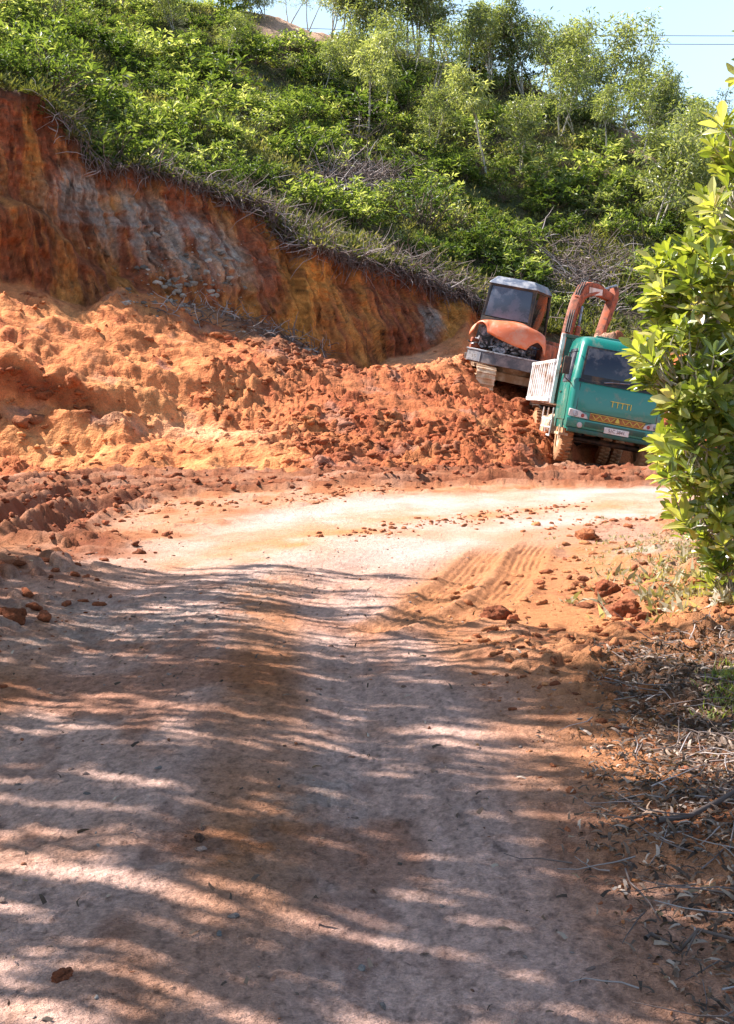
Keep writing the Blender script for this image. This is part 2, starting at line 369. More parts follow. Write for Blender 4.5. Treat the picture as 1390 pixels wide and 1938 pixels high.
# ------------------------------------------------------------------ bank, cut face and hillside (one lofted surface)
def L(*pts):
    a = np.array(pts, float); return lambda c: (np.interp(c, a[:, 0], a[:, 1]), np.interp(c, a[:, 0], a[:, 2]))
LINES = [
 ('toe', L((-700, 960, 19), (0, 905, 21.3), (270, 900, 21.6), (500, 902, 21.6), (700, 905, 21.6), (1000, 900, 22.2), (1030, 878, 24.5), (1100, 850, 28.5), (1400, 850, 29), (2100, 850, 29)), 26),
 ('m0', L((-700, 900, 20), (0, 868, 22.6), (150, 860, 22.8), (270, 862, 23), (400, 868, 23), (500, 862, 23), (700, 868, 23), (900, 860, 23.5), (1000, 850, 24.5), (1030, 840, 26), (1100, 815, 30), (1400, 815, 30), (2100, 820, 30)), 44),
 ('m1', L((-700, 830, 20.5), (0, 795, 23.2), (120, 790, 23.3), (180, 782, 23.4), (235, 785, 23.4), (262, 822, 23.6), (330, 828, 24.2), (520, 838, 24.0), (600, 815, 24.2), (700, 800, 24.5), (900, 800, 25.5), (1000, 828, 26.3), (1100, 790, 31), (1400, 790, 31), (2100, 790, 31)), 24),
 ('m2', L((-700, 740, 21.5), (0, 752, 23.6), (70, 776, 23.7), (130, 792, 23.75), (190, 782, 23.8), (262, 790, 24.2), (330, 808, 24.5), (520, 820, 24.5), (600, 760, 25.5), (760, 745, 26.5), (880, 745, 28), (930, 765, 28), (1000, 800, 28.5), (1100, 745, 32.5), (1400, 745, 33), (2100, 745, 33)), 24),
 ('m3', L((-700, 640, 22.5), (0, 668, 23.75), (60, 688, 23.85), (110, 718, 23.85), (185, 748, 23.9), (250, 720, 25.0), (400, 690, 26), (600, 700, 27.5), (760, 705, 28.8), (870, 706, 30), (925, 742, 30), (1000, 778, 30.8), (1100, 735, 33.6), (1400, 728, 34), (2100, 728, 34)), 40),
 ('m4', L((-700, 560, 25.5), (0, 600, 26.2), (200, 625, 26.6), (400, 640, 28), (560, 670, 29), (640, 700, 29.8), (760, 690, 31), (870, 668, 32.6), (925, 728, 32.6), (1000, 730, 33.2), (1100, 690, 35), (1400, 690, 35), (2100, 690, 35)), 30),
 ('base', L((-700, 480, 27), (0, 535, 28.2), (50, 540, 28.6), (100, 570, 28.8), (160, 582, 29), (220, 556, 29.6), (300, 565, 30.2), (400, 590, 30.6), (480, 605, 31), (560, 640, 31.4), (640, 700, 31.2), (690, 712, 31.2), (740, 678, 32.6), (800, 668, 33.4), (860, 640, 34.2), (885, 605, 35), (905, 645, 35.2), (1000, 672, 36), (1400, 670, 36), (2100, 670, 36)), 34),
 ('c1', L((-700, 300, 27.4), (0, 388, 28.7), (50, 392, 29.1), (85, 418, 29.4), (140, 490, 29.6), (215, 540, 30.1), (300, 500, 30.8), (400, 500, 31.2), (480, 520, 31.7), (560, 548, 32.2), (590, 560, 31.6), (640, 600, 32), (740, 600, 33.2), (860, 600, 34.8), (885, 580, 35.4), (905, 610, 35.6), (1000, 645, 36.3), (1400, 655, 36.3), (2100, 655, 36.3)), 8),
 ('c2', L((-700, 290, 28.6), (0, 380, 29.7), (50, 384, 30.1), (85, 408, 30.4), (140, 478, 30.4), (215, 530, 30.5), (300, 490, 31.0), (400, 490, 31.4), (480, 510, 31.9), (560, 530, 32.4), (590, 545, 31.7), (640, 585, 32.3), (740, 590, 33.4), (860, 590, 35.0), (885, 572, 35.5), (905, 602, 35.7), (1000, 642, 36.4), (1400, 652, 36.4), (2100, 652, 36.4)), 110),
 ('top', L((-700, 40, 29.6), (0, 165, 30.6), (60, 185, 31), (110, 225, 31.3), (160, 300, 31.6), (190, 318, 31.8), (250, 322, 32.1), (330, 340, 32.5), (400, 366, 33), (470, 385, 33.2), (520, 430, 33.2), (560, 462, 33), (600, 468, 32.2), (640, 486, 33.2), (700, 500, 34), (790, 525, 35), (850, 552, 35.8), (885, 560, 35.8), (905, 590, 36), (960, 622, 36.4), (1100, 640, 36.8), (1400, 650, 37), (2100, 650, 37)), 16),
 ('h0', L((-700, 0, 32), (0, 130, 33), (110, 190, 33.8), (200, 285, 34), (400, 335, 35), (560, 425, 35.3), (700, 465, 36), (850, 525, 37.5), (905, 560, 37.8), (1000, 590, 38.5), (1100, 595, 39), (1400, 600, 39.5), (2100, 600, 40)), 60),
 ('h1', L((-700, -60, 42), (0, 60, 42), (200, 170, 43), (400, 220, 44), (560, 290, 44.5), (700, 335, 45), (900, 385, 46), (1100, 430, 46), (1250, 455, 46), (1400, 465, 46), (2100, 470, 46)), 60),
 ('h2', L((-700, -130, 52), (0, -10, 52), (200, 60, 53), (400, 105, 54), (560, 160, 54), (700, 205, 54), (820, 190, 55), (900, 245, 55), (1100, 300, 54), (1220, 310, 54), (1300, 345, 54), (1400, 360, 54), (2100, 380, 54)), 60),
 ('ridge', L((-700, -170, 62), (0, -60, 62), (300, -10, 63), (430, 8, 63), (500, 22, 63), (545, 34, 63), (590, 52, 63), (640, 62, 63), (700, 85, 64), (900, 130, 65), (1020, 165, 65), (1100, 200, 65), (1160, 232, 65), (1250, 270, 65), (1400, 300, 65), (1700, 330, 66), (2100, 350, 68)), 20),
 ('back', L((-700, 20, 90), (0, 120, 90), (700, 200, 92), (1100, 300, 92), (1400, 380, 92), (2100, 420, 92)), 1)]
cols_px = np.concatenate([np.arange(-700, -60, 14.), np.arange(-60, 1450, 2.2), np.arange(1450, 2100, 14.)])
nc = len(cols_px)
def smooth1(a, k):
    if k < 1: return a
    ker = np.hanning(2*k+3); ker /= ker.sum(); p = np.pad(a, k+1, 'edge'); return np.convolve(p, ker, 'valid')
RX, RY, RZ, RI = [], [], [], []
starts = {}
prev = None
for k, (nm, fn, n) in enumerate(LINES):
    py_, D_ = fn(cols_px); py_ = smooth1(py_, 3); D_ = smooth1(D_, 5)
    cur = ((cols_px-695)/2500*D_, D_, EYE-(py_-715)/2500*D_)
    if prev is not None:
        m = LINES[k-1][2]
        for i in range(m):
            t = i/m; RX.append(prev[0]*(1-t)+cur[0]*t); RY.append(prev[1]*(1-t)+cur[1]*t); RZ.append(prev[2]*(1-t)+cur[2]*t); RI.append(k-1+t)
    starts[nm] = len(RX); prev = cur
RX.append(prev[0]); RY.append(prev[1]); RZ.append(prev[2]); RI.append(len(LINES)-1)
LX, LY, LZ = np.array(RX), np.array(RY), np.array(RZ); RI = np.array(RI)[:, None]*np.ones((1, nc)); PXC = np.ones((len(RX), 1))*cols_px[None]
# soften the creases of the loft a little
for _ in range(3):
    for A in (LX, LY, LZ):
        A[1:-1] = (A[:-2]+2*A[1:-1]+A[2:])/4
PYB = 715-(LZ-EYE)*2500/LY                       # where each row sits, before the relief
iB = dict((nm, i) for i, (nm, _, _) in enumerate(LINES))
wb = sstep(0, .6, RI)*sstep(iB['base']+.3, iB['base']-.5, RI)     # on the mud bank
wc = sstep(iB['base']-.1, iB['base']+.35, RI)*sstep(iB['top']+.15, iB['top']-.2, RI)
wh = sstep(iB['top']+.1, iB['h0'], RI)
x, y, z = LX, LY, LZ
z0 = LZ.copy()
big = fbm(x*.55, y*.55, None, 4, 101)
# bank relief
dz = wb*(.20*big+.22*sstep(480, 250, PXC)*(np.abs(fbm(x*.75, y*1.1, None, 3, 109))*2-.4)+.09*(billow(x*1.3, y*1.3, None, 3, 102)-.3))
rough = sstep(-.25, .35, fbm(x*.45+3, y*.7, None, 3, 103)+.35*sstep(430, 620, PXC)*sstep(560, 700, PYB)-.25*np.exp(-((PXC-130)/160)**2-((PYB-640)/60)**2))
smoothbits = np.exp(-((PXC-390)/110)**2-((PYB-(828+.1*(PXC-390)))/16)**2)*1.2+np.exp(-((PXC-800)/90)**2-((PYB-672)/18)**2)
rough = np.clip(rough*1.1-smoothbits, 0.34, 1)
rough = np.maximum(rough, np.exp(-((PXC-70)/120)**2-((PYB-(735+.45*(PXC-70)))/26)**2))
dz += wb*rough*(clods(x, y, .62, 104, .5, .45)*.6+clods(x+.3, y, .30, 105, .6, .45)*.85+clods(x, y+.1, .14, 106, .6, .45)*.9)
dz += wb*(.07*fbm(x*4, y*4, None, 4, 107)+.10*sstep(-.4, .3, big)*fbm(x*1.9, y*1.9, None, 3, 108))
# cut face relief, pushed along the face's normal
nx, ny = .6, -.8
greyb = np.exp(-((PXC-300)/165)**2-((PYB-(430+.32*(PXC-250)))/62)**2)
along = x*.8+y*.6
gul = fbm(along*1.6, z*.35, None, 4, 111)*.30+billow(along*4.2, z*.5, None, 3, 112)*.10+fbm(along*9, z*1.4, None, 3, 113)*.085+greyb*(billow(along*2.2, z*2.6, None, 4, 119)*.26)-.16*np.abs(fbm(along*3.2, z*.55, None, 4, 141))+.10*fbm(along*6, z*5, None, 4, 142)+.05*fbm(along*16, z*3.5, None, 3, 143)+.25*fbm(along*.7, z*.8, None, 2, 114)
ledge = .10*fbm(along*1.2, z*3.2, None, 3, 115)+.06*clods(along, z, .5, 116, .5, .45)*3
dn = wc*(gul+ledge+.035*vnoise(along*22, z*.8, None, 155)+.07*np.abs(fbm(along*2.6+z*1.1, z*4.5, None, 4, 156)))
X2 = x+nx*dn; Y2 = y+ny*dn; Z2 = z+dz+wc*.12*fbm(along*2, z, None, 3, 117)
# ragged brow with an overhanging root mat
brow = np.exp(-((RI-iB['top'])/.10)**2)*sstep(930, 900, PXC)
X2 += brow*nx*(.18+.2*fbm(along*2.2, z*0, None, 3, 118)); Y2 += brow*ny*(.18+.2*fbm(along*2.2, z*0, None, 3, 118)); Z2 += brow*.12*fbm(along*3, along*0, None, 3, 119)
Z2 += wh*(.35*fbm(x*.35, y*.35, None, 4, 121)+.10*fbm(x*1.7, y*1.7, None, 3, 122))
sub = RI < .3                                     # toe stays under the ground sheet
Z2 = np.where(RI < .02, -.25, Z2)
# colours
n1 = fbm(x*.8, z*1.2+y*.5, None, 4, 131); n2 = fbm(x*3.1, y*2.0, z*3, 4, 132); n3 = fbm(x*9, y*7, z*9, 3, 133)
bankc = mixc(ORANGE*1.05*np.ones(x.shape+(1,)), YEL*1.05, sstep(-.1, .4, n1))
redm = sstep(-.05, .45, n2*.8+.8*(rough-.45)+.3*n3)
bankc = mixc(bankc, MUD, redm*.6); bankc = mixc(bankc, RED, sstep(.15, .6, redm*n2*1.4+.3*n3)*.7)
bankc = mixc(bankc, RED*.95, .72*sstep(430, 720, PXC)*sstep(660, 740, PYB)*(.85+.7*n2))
bankc = mixc(bankc, RED*.7, np.exp(-((PXC-80)/130)**4-((PYB-(735+.42*(PXC-80)))/30)**4)*(.8+.4*n2))  # shade of the far-left scarp put into the soil colour
bankc = mixc(bankc, col(.66, .38, .22), np.clip(smoothbits, 0, 1)*.95)
bankc = mixc(bankc, GREYD*.75+.02, sstep(.2, .5, fbm(x*1.5+5, y*1.5, z, 3, 134))*.35)
bankc = bankc*col(1.13, .95, .84); bankc = bankc*(1.0+.4*np.clip(n2+.5*n3, -.5, .5))[..., None]*(1-.22*sstep(.1, .5, -fbm(x*5, y*5, z*5, 3, 138)))[..., None]
scree_shade = np.exp(-((PXC-500)/120)**2-((PYB-(600+.45*(PXC-450)))/38)**2)
bankc = mixc(bankc, DARKS*1.3, np.clip(scree_shade*1.3, 0, 1)*(.85+.3*n3))  # debris below the cut darkened for the shadow it lies in
v1 = fbm(along*3.5, z*.35, None, 4, 136); v2 = fbm(along*11, z*.9, None, 3, 137)
cf = mixc(RED*1.1*np.ones(x.shape+(1,)), col(.42, .16, .045), sstep(-.2, .4, v1+.3*n1))
low = sstep(.0, 1., (PYB-np.interp(PXC, [0, 200, 400, 600, 900], [330, 400, 430, 520, 560]))/80)
goldm = np.exp(-((PXC-(600-.25*(PYB-500)))/38)**2)*1.2+np.exp(-((PXC-860)/22)**2)*1.1+np.exp(-((PXC-215)/45)**2-((PYB-385)/22)**2)*.9
cf = mixc(cf, col(.50, .205, .05), np.clip(goldm+.35*sstep(.1, .5, v1), 0, 1)*.9)
cf = mixc(cf, col(.66, .27, .06), np.clip((goldm-.35)*1.4*(.7+v2), 0, 1))
greym = np.exp(-((PXC-300)/165)**2-((PYB-(430+.32*(PXC-250)))/62)**2)*1.5+np.exp(-((PXC-130)/40)**2-((PYB-370)/55)**2)*1.3+np.exp(-((PXC-822)/24)**2-((PYB-610)/32)**2)*1.4
cf = mixc(cf, GREYROCK*.8, np.clip(greym*(.95+1.2*v1+.7*n2)-.2, 0, .88))
cf = mixc(cf, GREYROCK*1.5, np.clip(greym, 0, 1)*sstep(.25, .5, v2+.5*n3)*.5)
cf = mixc(cf, DARKS*1.1, sstep(.1, .5, v2-.3+.3*n3)*.5)
cf = mixc(cf, RED*.55+col(.03, .01, 0), np.exp(-((PXC-20)/150)**2)*sstep(560, 500, PYB)*sstep(370, 395, PYB-.0*PXC)*.7)  # red-brown slump at far left, its shade put into the colour
cf = mixc(cf, col(.52, .19, .05), sstep(.15, .45, v2+.3*n1)*.45)
cf = mixc(cf, RED*.5, sstep(.1, .4, fbm(along*7, z*1.1, None, 4, 144))*.6)
cf = mixc(cf, DARKS*.9, sstep(.32, .42, np.abs(fbm(along*1.6, z*2.4, None, 4, 145)))*.0+sstep(.03, .0, np.abs(fbm(along*2.1, z*1.5, None, 4, 146)))*.55)
teeth = sstep(540, 640, PXC)*sstep(880, 840, PXC)
cf = cf*(1+.45*fbm(along*15, z*6, None, 3, 151)+.35*fbm(along*32, z*14, None, 2, 152)+teeth*.30*vnoise(along*24, z*.9, None, 153)-.45*sstep(.25, .55, fbm(along*5, z*2.2, None, 4, 154)))[..., None]  # relief shading put into the colour: dark cracks, crevices and tooth grooves
cf = np.clip(cf, .01, .8)
cf = mixc(cf, DARKS*.8, sstep(iB['top']-.20, iB['top']-.02, RI+.06*v1)*.95)  # dark root mat, with the shadow under the brow painted in
hc = mixc(col(.10, .075, .045)*np.ones(x.shape+(1,)), col(.08, .09, .035), sstep(-.2, .3, n1))
hc = mixc(hc, col(.50, .32, .22), np.clip(np.exp(-((PXC-575)/70)**2-((PYB-45)/32)**2)*1.6+np.exp(-((PXC-1195-.6*(PYB-270))/28)**2-((PYB-275)/34)**2)*1.3, 0, 1))
hc = mixc(hc, col(.24, .16, .13), np.exp(-((PXC-660)/100)**2-((PYB-350)/35)**2))
t1 = sstep(iB['base']-.06, iB['base']+.06, RI+.05*n2)
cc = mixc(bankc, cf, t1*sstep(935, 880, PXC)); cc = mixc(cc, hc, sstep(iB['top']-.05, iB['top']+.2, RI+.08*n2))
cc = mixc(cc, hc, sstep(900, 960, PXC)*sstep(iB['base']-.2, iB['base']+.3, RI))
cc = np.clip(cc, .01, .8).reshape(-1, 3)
LV = np.stack([X2, Y2, Z2], -1).reshape(-1, 3)
nr = len(RX); LF = grid_faces(nr, nc); frow = LF[:, 0]//nc
rough_soil = soil_mat('loose_soil', [(7, 6, .09, .7), (26, 6, .035, .8), (80, 4, .012, .7)], .3, 6)
rb, rt = starts['base'], starts['top']
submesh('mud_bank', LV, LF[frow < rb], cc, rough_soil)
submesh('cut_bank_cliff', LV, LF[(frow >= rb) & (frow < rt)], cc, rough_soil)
submesh('hillside', LV, LF[frow >= rt], cc, rough_soil)
G3 = LV.reshape(nr, nc, 3); PYF = 715-(G3[..., 2]-EYE)*2500/G3[..., 1]; PXF = 695+G3[..., 0]*2500/G3[..., 1]
def hill_at(px, py, lo='top', hi='back'):
    j = int(np.argmin(np.abs(cols_px-px))); a, b = starts[lo], starts[hi]
    i = a+int(np.argmin(np.abs(PYF[a:b, j]-py)+np.abs(PXF[a:b, j]-px)*.1)); return Vector(G3[i, j])
def ground_z(x, y):
    a, _ = ground_fields(np.array([[float(x)]]), np.array([[float(y)]])); return float(a[0, 0])
# ------------------------------------------------------------------ plants
def unit(a): return a/np.maximum(np.linalg.norm(a, axis=-1, keepdims=True), 1e-9)
LEAF4 = (np.array([[0, 0, 0], [.5, .42, .10], [0, 1, -.06], [-.5, .42, .10]]), np.array([[0, 1, 2, 3]]))       # x across, y along, z up
LEAF8 = (np.array([[0, 0, 0], [.30, .35, .07], [.48, .68, .07], [.20, .95, -.03], [0, 1.02, -.08], [-.20, .95, -.03], [-.48, .68, .07], [-.30, .35, .07], [0, .5, .0]]),
         np.array([[0, 1, 2, 8], [8, 2, 3, 4], [0, 8, 6, 7], [8, 4, 5, 6]]))
LEAFC = (np.array([[-.5, 0, 0], [.5, 0, 0], [.45, .35, .16], [-.45, .35, .16], [.3, .7, .12], [-.3, .7, .12], [0, 1, -.08]]),
         [np.array([[0, 1, 2, 3], [3, 2, 4, 5]]), np.array([[5, 4, 6]])])
def leaf_arrays(pos, d, up, ln, wd, tmpl, v):
    """one leaf per row: d is where it points, up roughly its face"""
    d = unit(d); s_ = unit(np.cross(d, up)); n = np.cross(s_, d)
    tv, tf = tmpl
    V = pos[:, None]+tv[None, :, 0, None]*s_[:, None]*wd[:, None, None]+tv[None, :, 1, None]*d[:, None]*ln[:, None, None]+tv[None, :, 2, None]*n[:, None]*ln[:, None, None]
    k = len(tv); off = (np.arange(len(pos))*k)[:, None, None]
    fl = tf if isinstance(tf, list) else [tf]
    return V.reshape(-1, 3), [(f[None]+off).reshape(-1, f.shape[1]) for f in fl], np.repeat(v, k)
def leaf_mesh(name, mat, *args):
    V, F, v = leaf_arrays(*args); return np_mesh(name, V, F, mat, False, {'v': v})
def rnd_dirs(n, zlo=-1, zhi=1):
    z = RNG.uniform(zlo, zhi, n); a = RNG.uniform(0, 2*np.pi, n); r = np.sqrt(1-z*z)
    return np.stack([r*np.cos(a), r*np.sin(a), z], -1)
class Tubes:
    def __init__(s): s.V = []; s.F = []; s.n = 0; s.c = []
    def add(s, pts, rad, k=6, cv=.5):
        pts = np.asarray(pts, float); m = len(pts); rad = np.broadcast_to(rad, (m,)) if np.ndim(rad) else np.full(m, rad)
        t = unit(np.gradient(pts, axis=0)); a = np.array([0, 0, 1.]) if abs(t[0, 2]) < .8 else np.array([1., 0, 0])
        u = unit(np.cross(t, a)); w_ = np.cross(t, u); an = np.arange(k)/k*2*np.pi
        V = pts[:, None]+rad[:, None, None]*(np.cos(an)[None, :, None]*u[:, None]+np.sin(an)[None, :, None]*w_[:, None])
        i = (np.arange(m-1)*k)[:, None]; j = np.arange(k)[None]; jn = (j+1) % k
        s.F.append((np.stack([i+j, i+jn, i+k+jn, i+k+j], -1).reshape(-1, 4)+s.n)); s.V.append(V.reshape(-1, 3)); s.c.append(np.full(m*k, cv)); s.n += m*k
        # closed tip and foot
        return s
    def mesh(s, name, mat, smooth=True):
        return np_mesh(name, np.concatenate(s.V), np.concatenate(s.F), mat, smooth, {'v': np.concatenate(s.c)})
def curve_pts(p0, d0, length, n, droop=0., wob=.15, rs=None):
    p = [np.array(p0, float)]; d = np.array(d0, float); st = length/n
    for i in range(n):
        d = d+RNG.normal(0, wob, 3)+np.array([0, 0, -droop]); d /= np.linalg.norm(d); p.append(p[-1]+d*st)
    return np.array(p)

BARK = plain('grey_bark', (.26, .21, .16), .9, dirt=(.12, .085, .06), dirt_amt=.8, dscale=9)
BARKP = plain('pale_bark', (.50, .46, .38), .85, dirt=(.20, .16, .12), dirt_amt=.55, dscale=7)
M_TREE = leaf_mat('feathery_foliage', [(0, (.07, .10, .045)), (.4, (.19, .235, .10)), (.8, (.33, .36, .18)), (1, (.52, .54, .38))], .5, .36, .45, .6)
M_SHRUB = leaf_mat('shrub_foliage', [(0, (.035, .062, .018)), (.35, (.082, .128, .036)), (.7, (.19, .25, .075)), (1, (.54, .56, .34))], .48, .45, .6, .35)  # dark and pale ramp ends stand in for shaded gaps and leaf highlights
M_UNDER = leaf_mat('undergrowth_foliage', [(0, (.03, .038, .018)), (.35, (.075, .09, .03)), (.7, (.18, .19, .065)), (.88, (.30, .27, .14)), (1, (.42, .36, .27))], .35, .6, 0, .3)
M_BUSH = leaf_mat('glossy_bush_foliage', [(0, (.055, .09, .018)), (.35, (.15, .20, .04)), (.68, (.33, .37, .08)), (.92, (.60, .58, .26)), (1, (.55, .42, .22))], .42, .27, .12, .9)
M_DRYL = leaf_mat('dry_leaves', [(0, (.045, .03, .022)), (.45, (.14, .09, .065)), (.75, (.26, .17, .12)), (1, (.48, .38, .31))], .12, .75, 0, .3)
M_TWIG = leaf_mat('dead_twigs', [(0, (.10, .075, .065)), (.6, (.25, .19, .17)), (1, (.46, .40, .38))], 0., .9, 0, .1)
M_GRASS = leaf_mat('short_grass', [(0, (.07, .11, .02)), (1, (.26, .29, .09))], .4, .6, 0, .3)
M_WEED = leaf_mat('pale_weeds', [(0, (.14, .13, .07)), (.5, (.34, .30, .20)), (1, (.58, .52, .42))], .3, .7, 0, .3)

def tree_proto(seed, H, spread, crown0, ntip, nleaf, llen, lwid, stems=1, lean=0., mat=M_TREE, bark=BARKP, tipr=.42, rad=.055, tmpl=LEAF4, flat=1.0, swept=False):
    """trunk mesh and crown mesh of one tree, foot at the origin"""
    global RNG
    keep = RNG; RNG = np.random.default_rng(seed)
    tb = Tubes(); tips = []
    for s_ in range(stems):
        a0 = RNG.uniform(0, 6.28)
        d0 = np.array([math.cos(a0)*(.12+.22*(stems > 1))+lean, math.sin(a0)*(.1+.2*(stems > 1)), 1.])
        hs = H*RNG.uniform(.8, 1)
        tr = curve_pts((0, 0, -.25), unit(d0), hs*.93, 12, 0, .07); rr_ = np.linspace(rad*H/5, rad*.18*H/5, 13)
        tb.add(tr, rr_, 7)
        nb = int(9+RNG.integers(0, 4))
        for b in range(nb):
            f = crown0+(1-crown0)*(b+.5)/nb*.98; i = f*12; k = min(int(i), 11); p = tr[k]+(tr[k+1]-tr[k])*(i-k)
            a = a0+b*2.4+RNG.normal(0, .4); ln = spread*(1.15-.75*abs(f-.5)*1.2*(f > .5)-.2)*RNG.uniform(.6, 1.05)
            el = RNG.uniform(.15, .75)+.3*f
            if swept: a = math.pi*(b % 2)+RNG.normal(0, .32); el = RNG.uniform(-.05, .35)  # limbs shaped along one axis so their shadow falls in streaks
            br = curve_pts(p, (math.cos(a)*math.cos(el), math.sin(a)*math.cos(el), math.sin(el)), ln, 6, .03, .16)
            tb.add(br, np.linspace(rr_[k]*.55, .008, 7), 5)
            for q in (2, 3, 4, 5, 6):
                tips.append(br[q])
                for _ in range(max(1, ntip//(nb*5*stems))):
                    d = rnd_dirs(1, -.2, .9)[0]; d = unit(d*np.array([2.2, .6, .3])) if swept else d; tw = curve_pts(br[q], d, RNG.uniform(.25, .6)*tipr*2, 3, .05, .2)
                    tb.add(tw, np.linspace(.010, .004, 4), 3); tips.append(tw[-1])
        tips.append(tr[-1])
    tips = np.array(tips); w_ = RNG.uniform(.2, 1.6, len(tips)); w_ /= w_.sum()
    idx = RNG.choice(len(tips), nleaf, p=w_)
    off = rnd_dirs(nleaf)*(RNG.uniform(0, 1, nleaf)**.5)[:, None]*tipr; off[:, 2] *= .75*flat
    pos = tips[idx]+off
    d = unit(off*1.2+rnd_dirs(nleaf)*tipr*.8+np.array([0, 0, -.12]))
    up = unit(rnd_dirs(nleaf)*.8+np.array([0, 0, 1.]))
    if swept: off = off*np.array([2.4, .20, .22]); pos = tips[idx]+off; d = unit(rnd_dirs(nleaf)*.16+np.array([1., 0, 0])*np.sign(off[:, :1]))
    cv = RNG.uniform(0, 1, len(tips))[idx]*.5
    v = np.clip(cv+RNG.uniform(0, .5, nleaf)+.08*(RNG.uniform(0, 1, nleaf) > .93), 0, 1)
    sc = RNG.uniform(.6, 1.25, nleaf)
    crown = leaf_mesh('crown', mat, pos, d, up, llen*sc, lwid*sc, tmpl, v)
    trunk = tb.mesh('trunk', bark); RNG = keep
    return trunk, crown
def put_tree(name, pr, loc, rz, sc, label, cat, group, sz=None, tilt=(0, 0)):
    o = empty(name, loc); o.rotation_euler = (tilt[0], tilt[1], rz); o.scale = (sc, sc, sz or sc)
    tag(o, label, cat, group); t = link('trunk', pr[0], o); c = link('crown', pr[1], o); return o

# --- big roadside trees out of frame, limbs aligned sunward to streak the road's shade
SH = [tree_proto(900+i, 9.0, 3.7, .57, 110, 1250, .48, .062, 1, 0, M_TREE, BARK, .42, .05, LEAF4, .6, True) for i in range(2)]
ROWN = ['nearest', 'second', 'third', 'fourth', 'fifth', 'sixth', 'seventh', 'eighth', 'ninth', 'tenth', 'eleventh', 'twelfth', 'thirteenth', 'last']
for i, (sx, sy, rz, sc) in enumerate([(-3.7, 9.5, 0, .95), (-3.3, 3.0, 0, .9), (-3.9, 4.9, 0, .96), (-4.4, 6.6, 0, .98), (-4.7, 8.2, 0, .95), (-5.8, 9.8, 0, .95), (-7.0, 11.4, 0, .97), (-8.3, 13.2, 0, .97),
                                      (-9.9, 15.0, 0, 1.0), (-11.4, 16.9, 0, 1.0), (-8.0, 5.2, 0, .98), (-8.8, 8.0, 0, 1.0), (-10.4, 10.8, 0, 1.0)]):
    wd = ROWN[i]
    put_tree('roadside_tree', SH[i % 2], (sx, sy, 0), math.atan2(SUN_TO.y, SUN_TO.x)+math.pi*(i//2 % 2), sc, 'tall leafy roadside tree whose canopy shades the near road, %s of its row' % wd, 'tree', 'shade trees beside the near road')

# --- hillside trees: foot (px,py), height m, proto, label
TP = [tree_proto(21, 5.0, 1.7, .34, 70, 2100, .24, .075, 2, tipr=.40), tree_proto(22, 5.0, 2.0, .40, 80, 2300, .23, .075, 3, tipr=.38),
      tree_proto(23, 5.5, 1.4, .50, 60, 1300, .24, .07, 1, .1, tipr=.34), tree_proto(24, 5.0, 1.8, .25, 90, 2600, .24, .08, 3, tipr=.42),
      tree_proto(25, 6.0, 1.4, .52, 50, 800, .22, .06, 2, .05, tipr=.34)]
TREES = [ # px, py of foot, height, proto, special label
 (694, 262, 4.6, 2, 'slim pale-trunked tree standing alone above the brush in the middle of the hillside'),
 (746, 172, 4.2, 1, 'pale twin-stemmed tree at the left end of the dark terrace edge'),
 (925, 330, 5.0, 2, 'tall crooked pale-trunked tree leaning over the bushes above the digger'),
 (1148, 304, 3.6, 2, 'small tree with a thin straight white trunk in the dark hollow under the ridge'),
 (1236, 452, 4.6, 0, 'round-crowned tree on a thin white leaning trunk left of the big roadside bush'),
 (1262, 300, 4.4, 3, 'yellow-green bushy tree at the right end of the ridge below the power lines'),
 (1150, 236, 5.6, 0, 'tallest dense tree on the ridge beside the open sky'),
 (1092, 222, 6.6, 4, 'thin see-through treetop standing highest against the sky'),
 (548, 52, 3.6, 4, 'dark thin trunk in front of the bare pink notch of the ridge, left one'),
 (583, 58, 3.0, 4, 'short leaning sapling in the bare pink notch between two thicker trunks'),
 (646, 66, 3.8, 2, 'dark-trunked tree at the right side of the bare pink notch')]
g_label = 'feathery green tree in the belt of trees along the upper hillside and ridge'
for i, (px, py, h, k, lb) in enumerate(TREES):
    v = hill_at(px, py); base = {0: 5, 1: 5, 2: 5.5, 3: 5, 4: 6}[k]
    put_tree('tree', TP[k], v, RNG.uniform(0, 6.28), h/base, lb, 'tree', 'trees on the hillside', tilt=(0, .22 if px in (925, 1236) else 0))
belt = []
TLOOK = ['feathery twin-stemmed tree', 'spreading airy tree', 'slim single-trunked tree', 'bushy low-crowned tree', 'thin see-through tree']
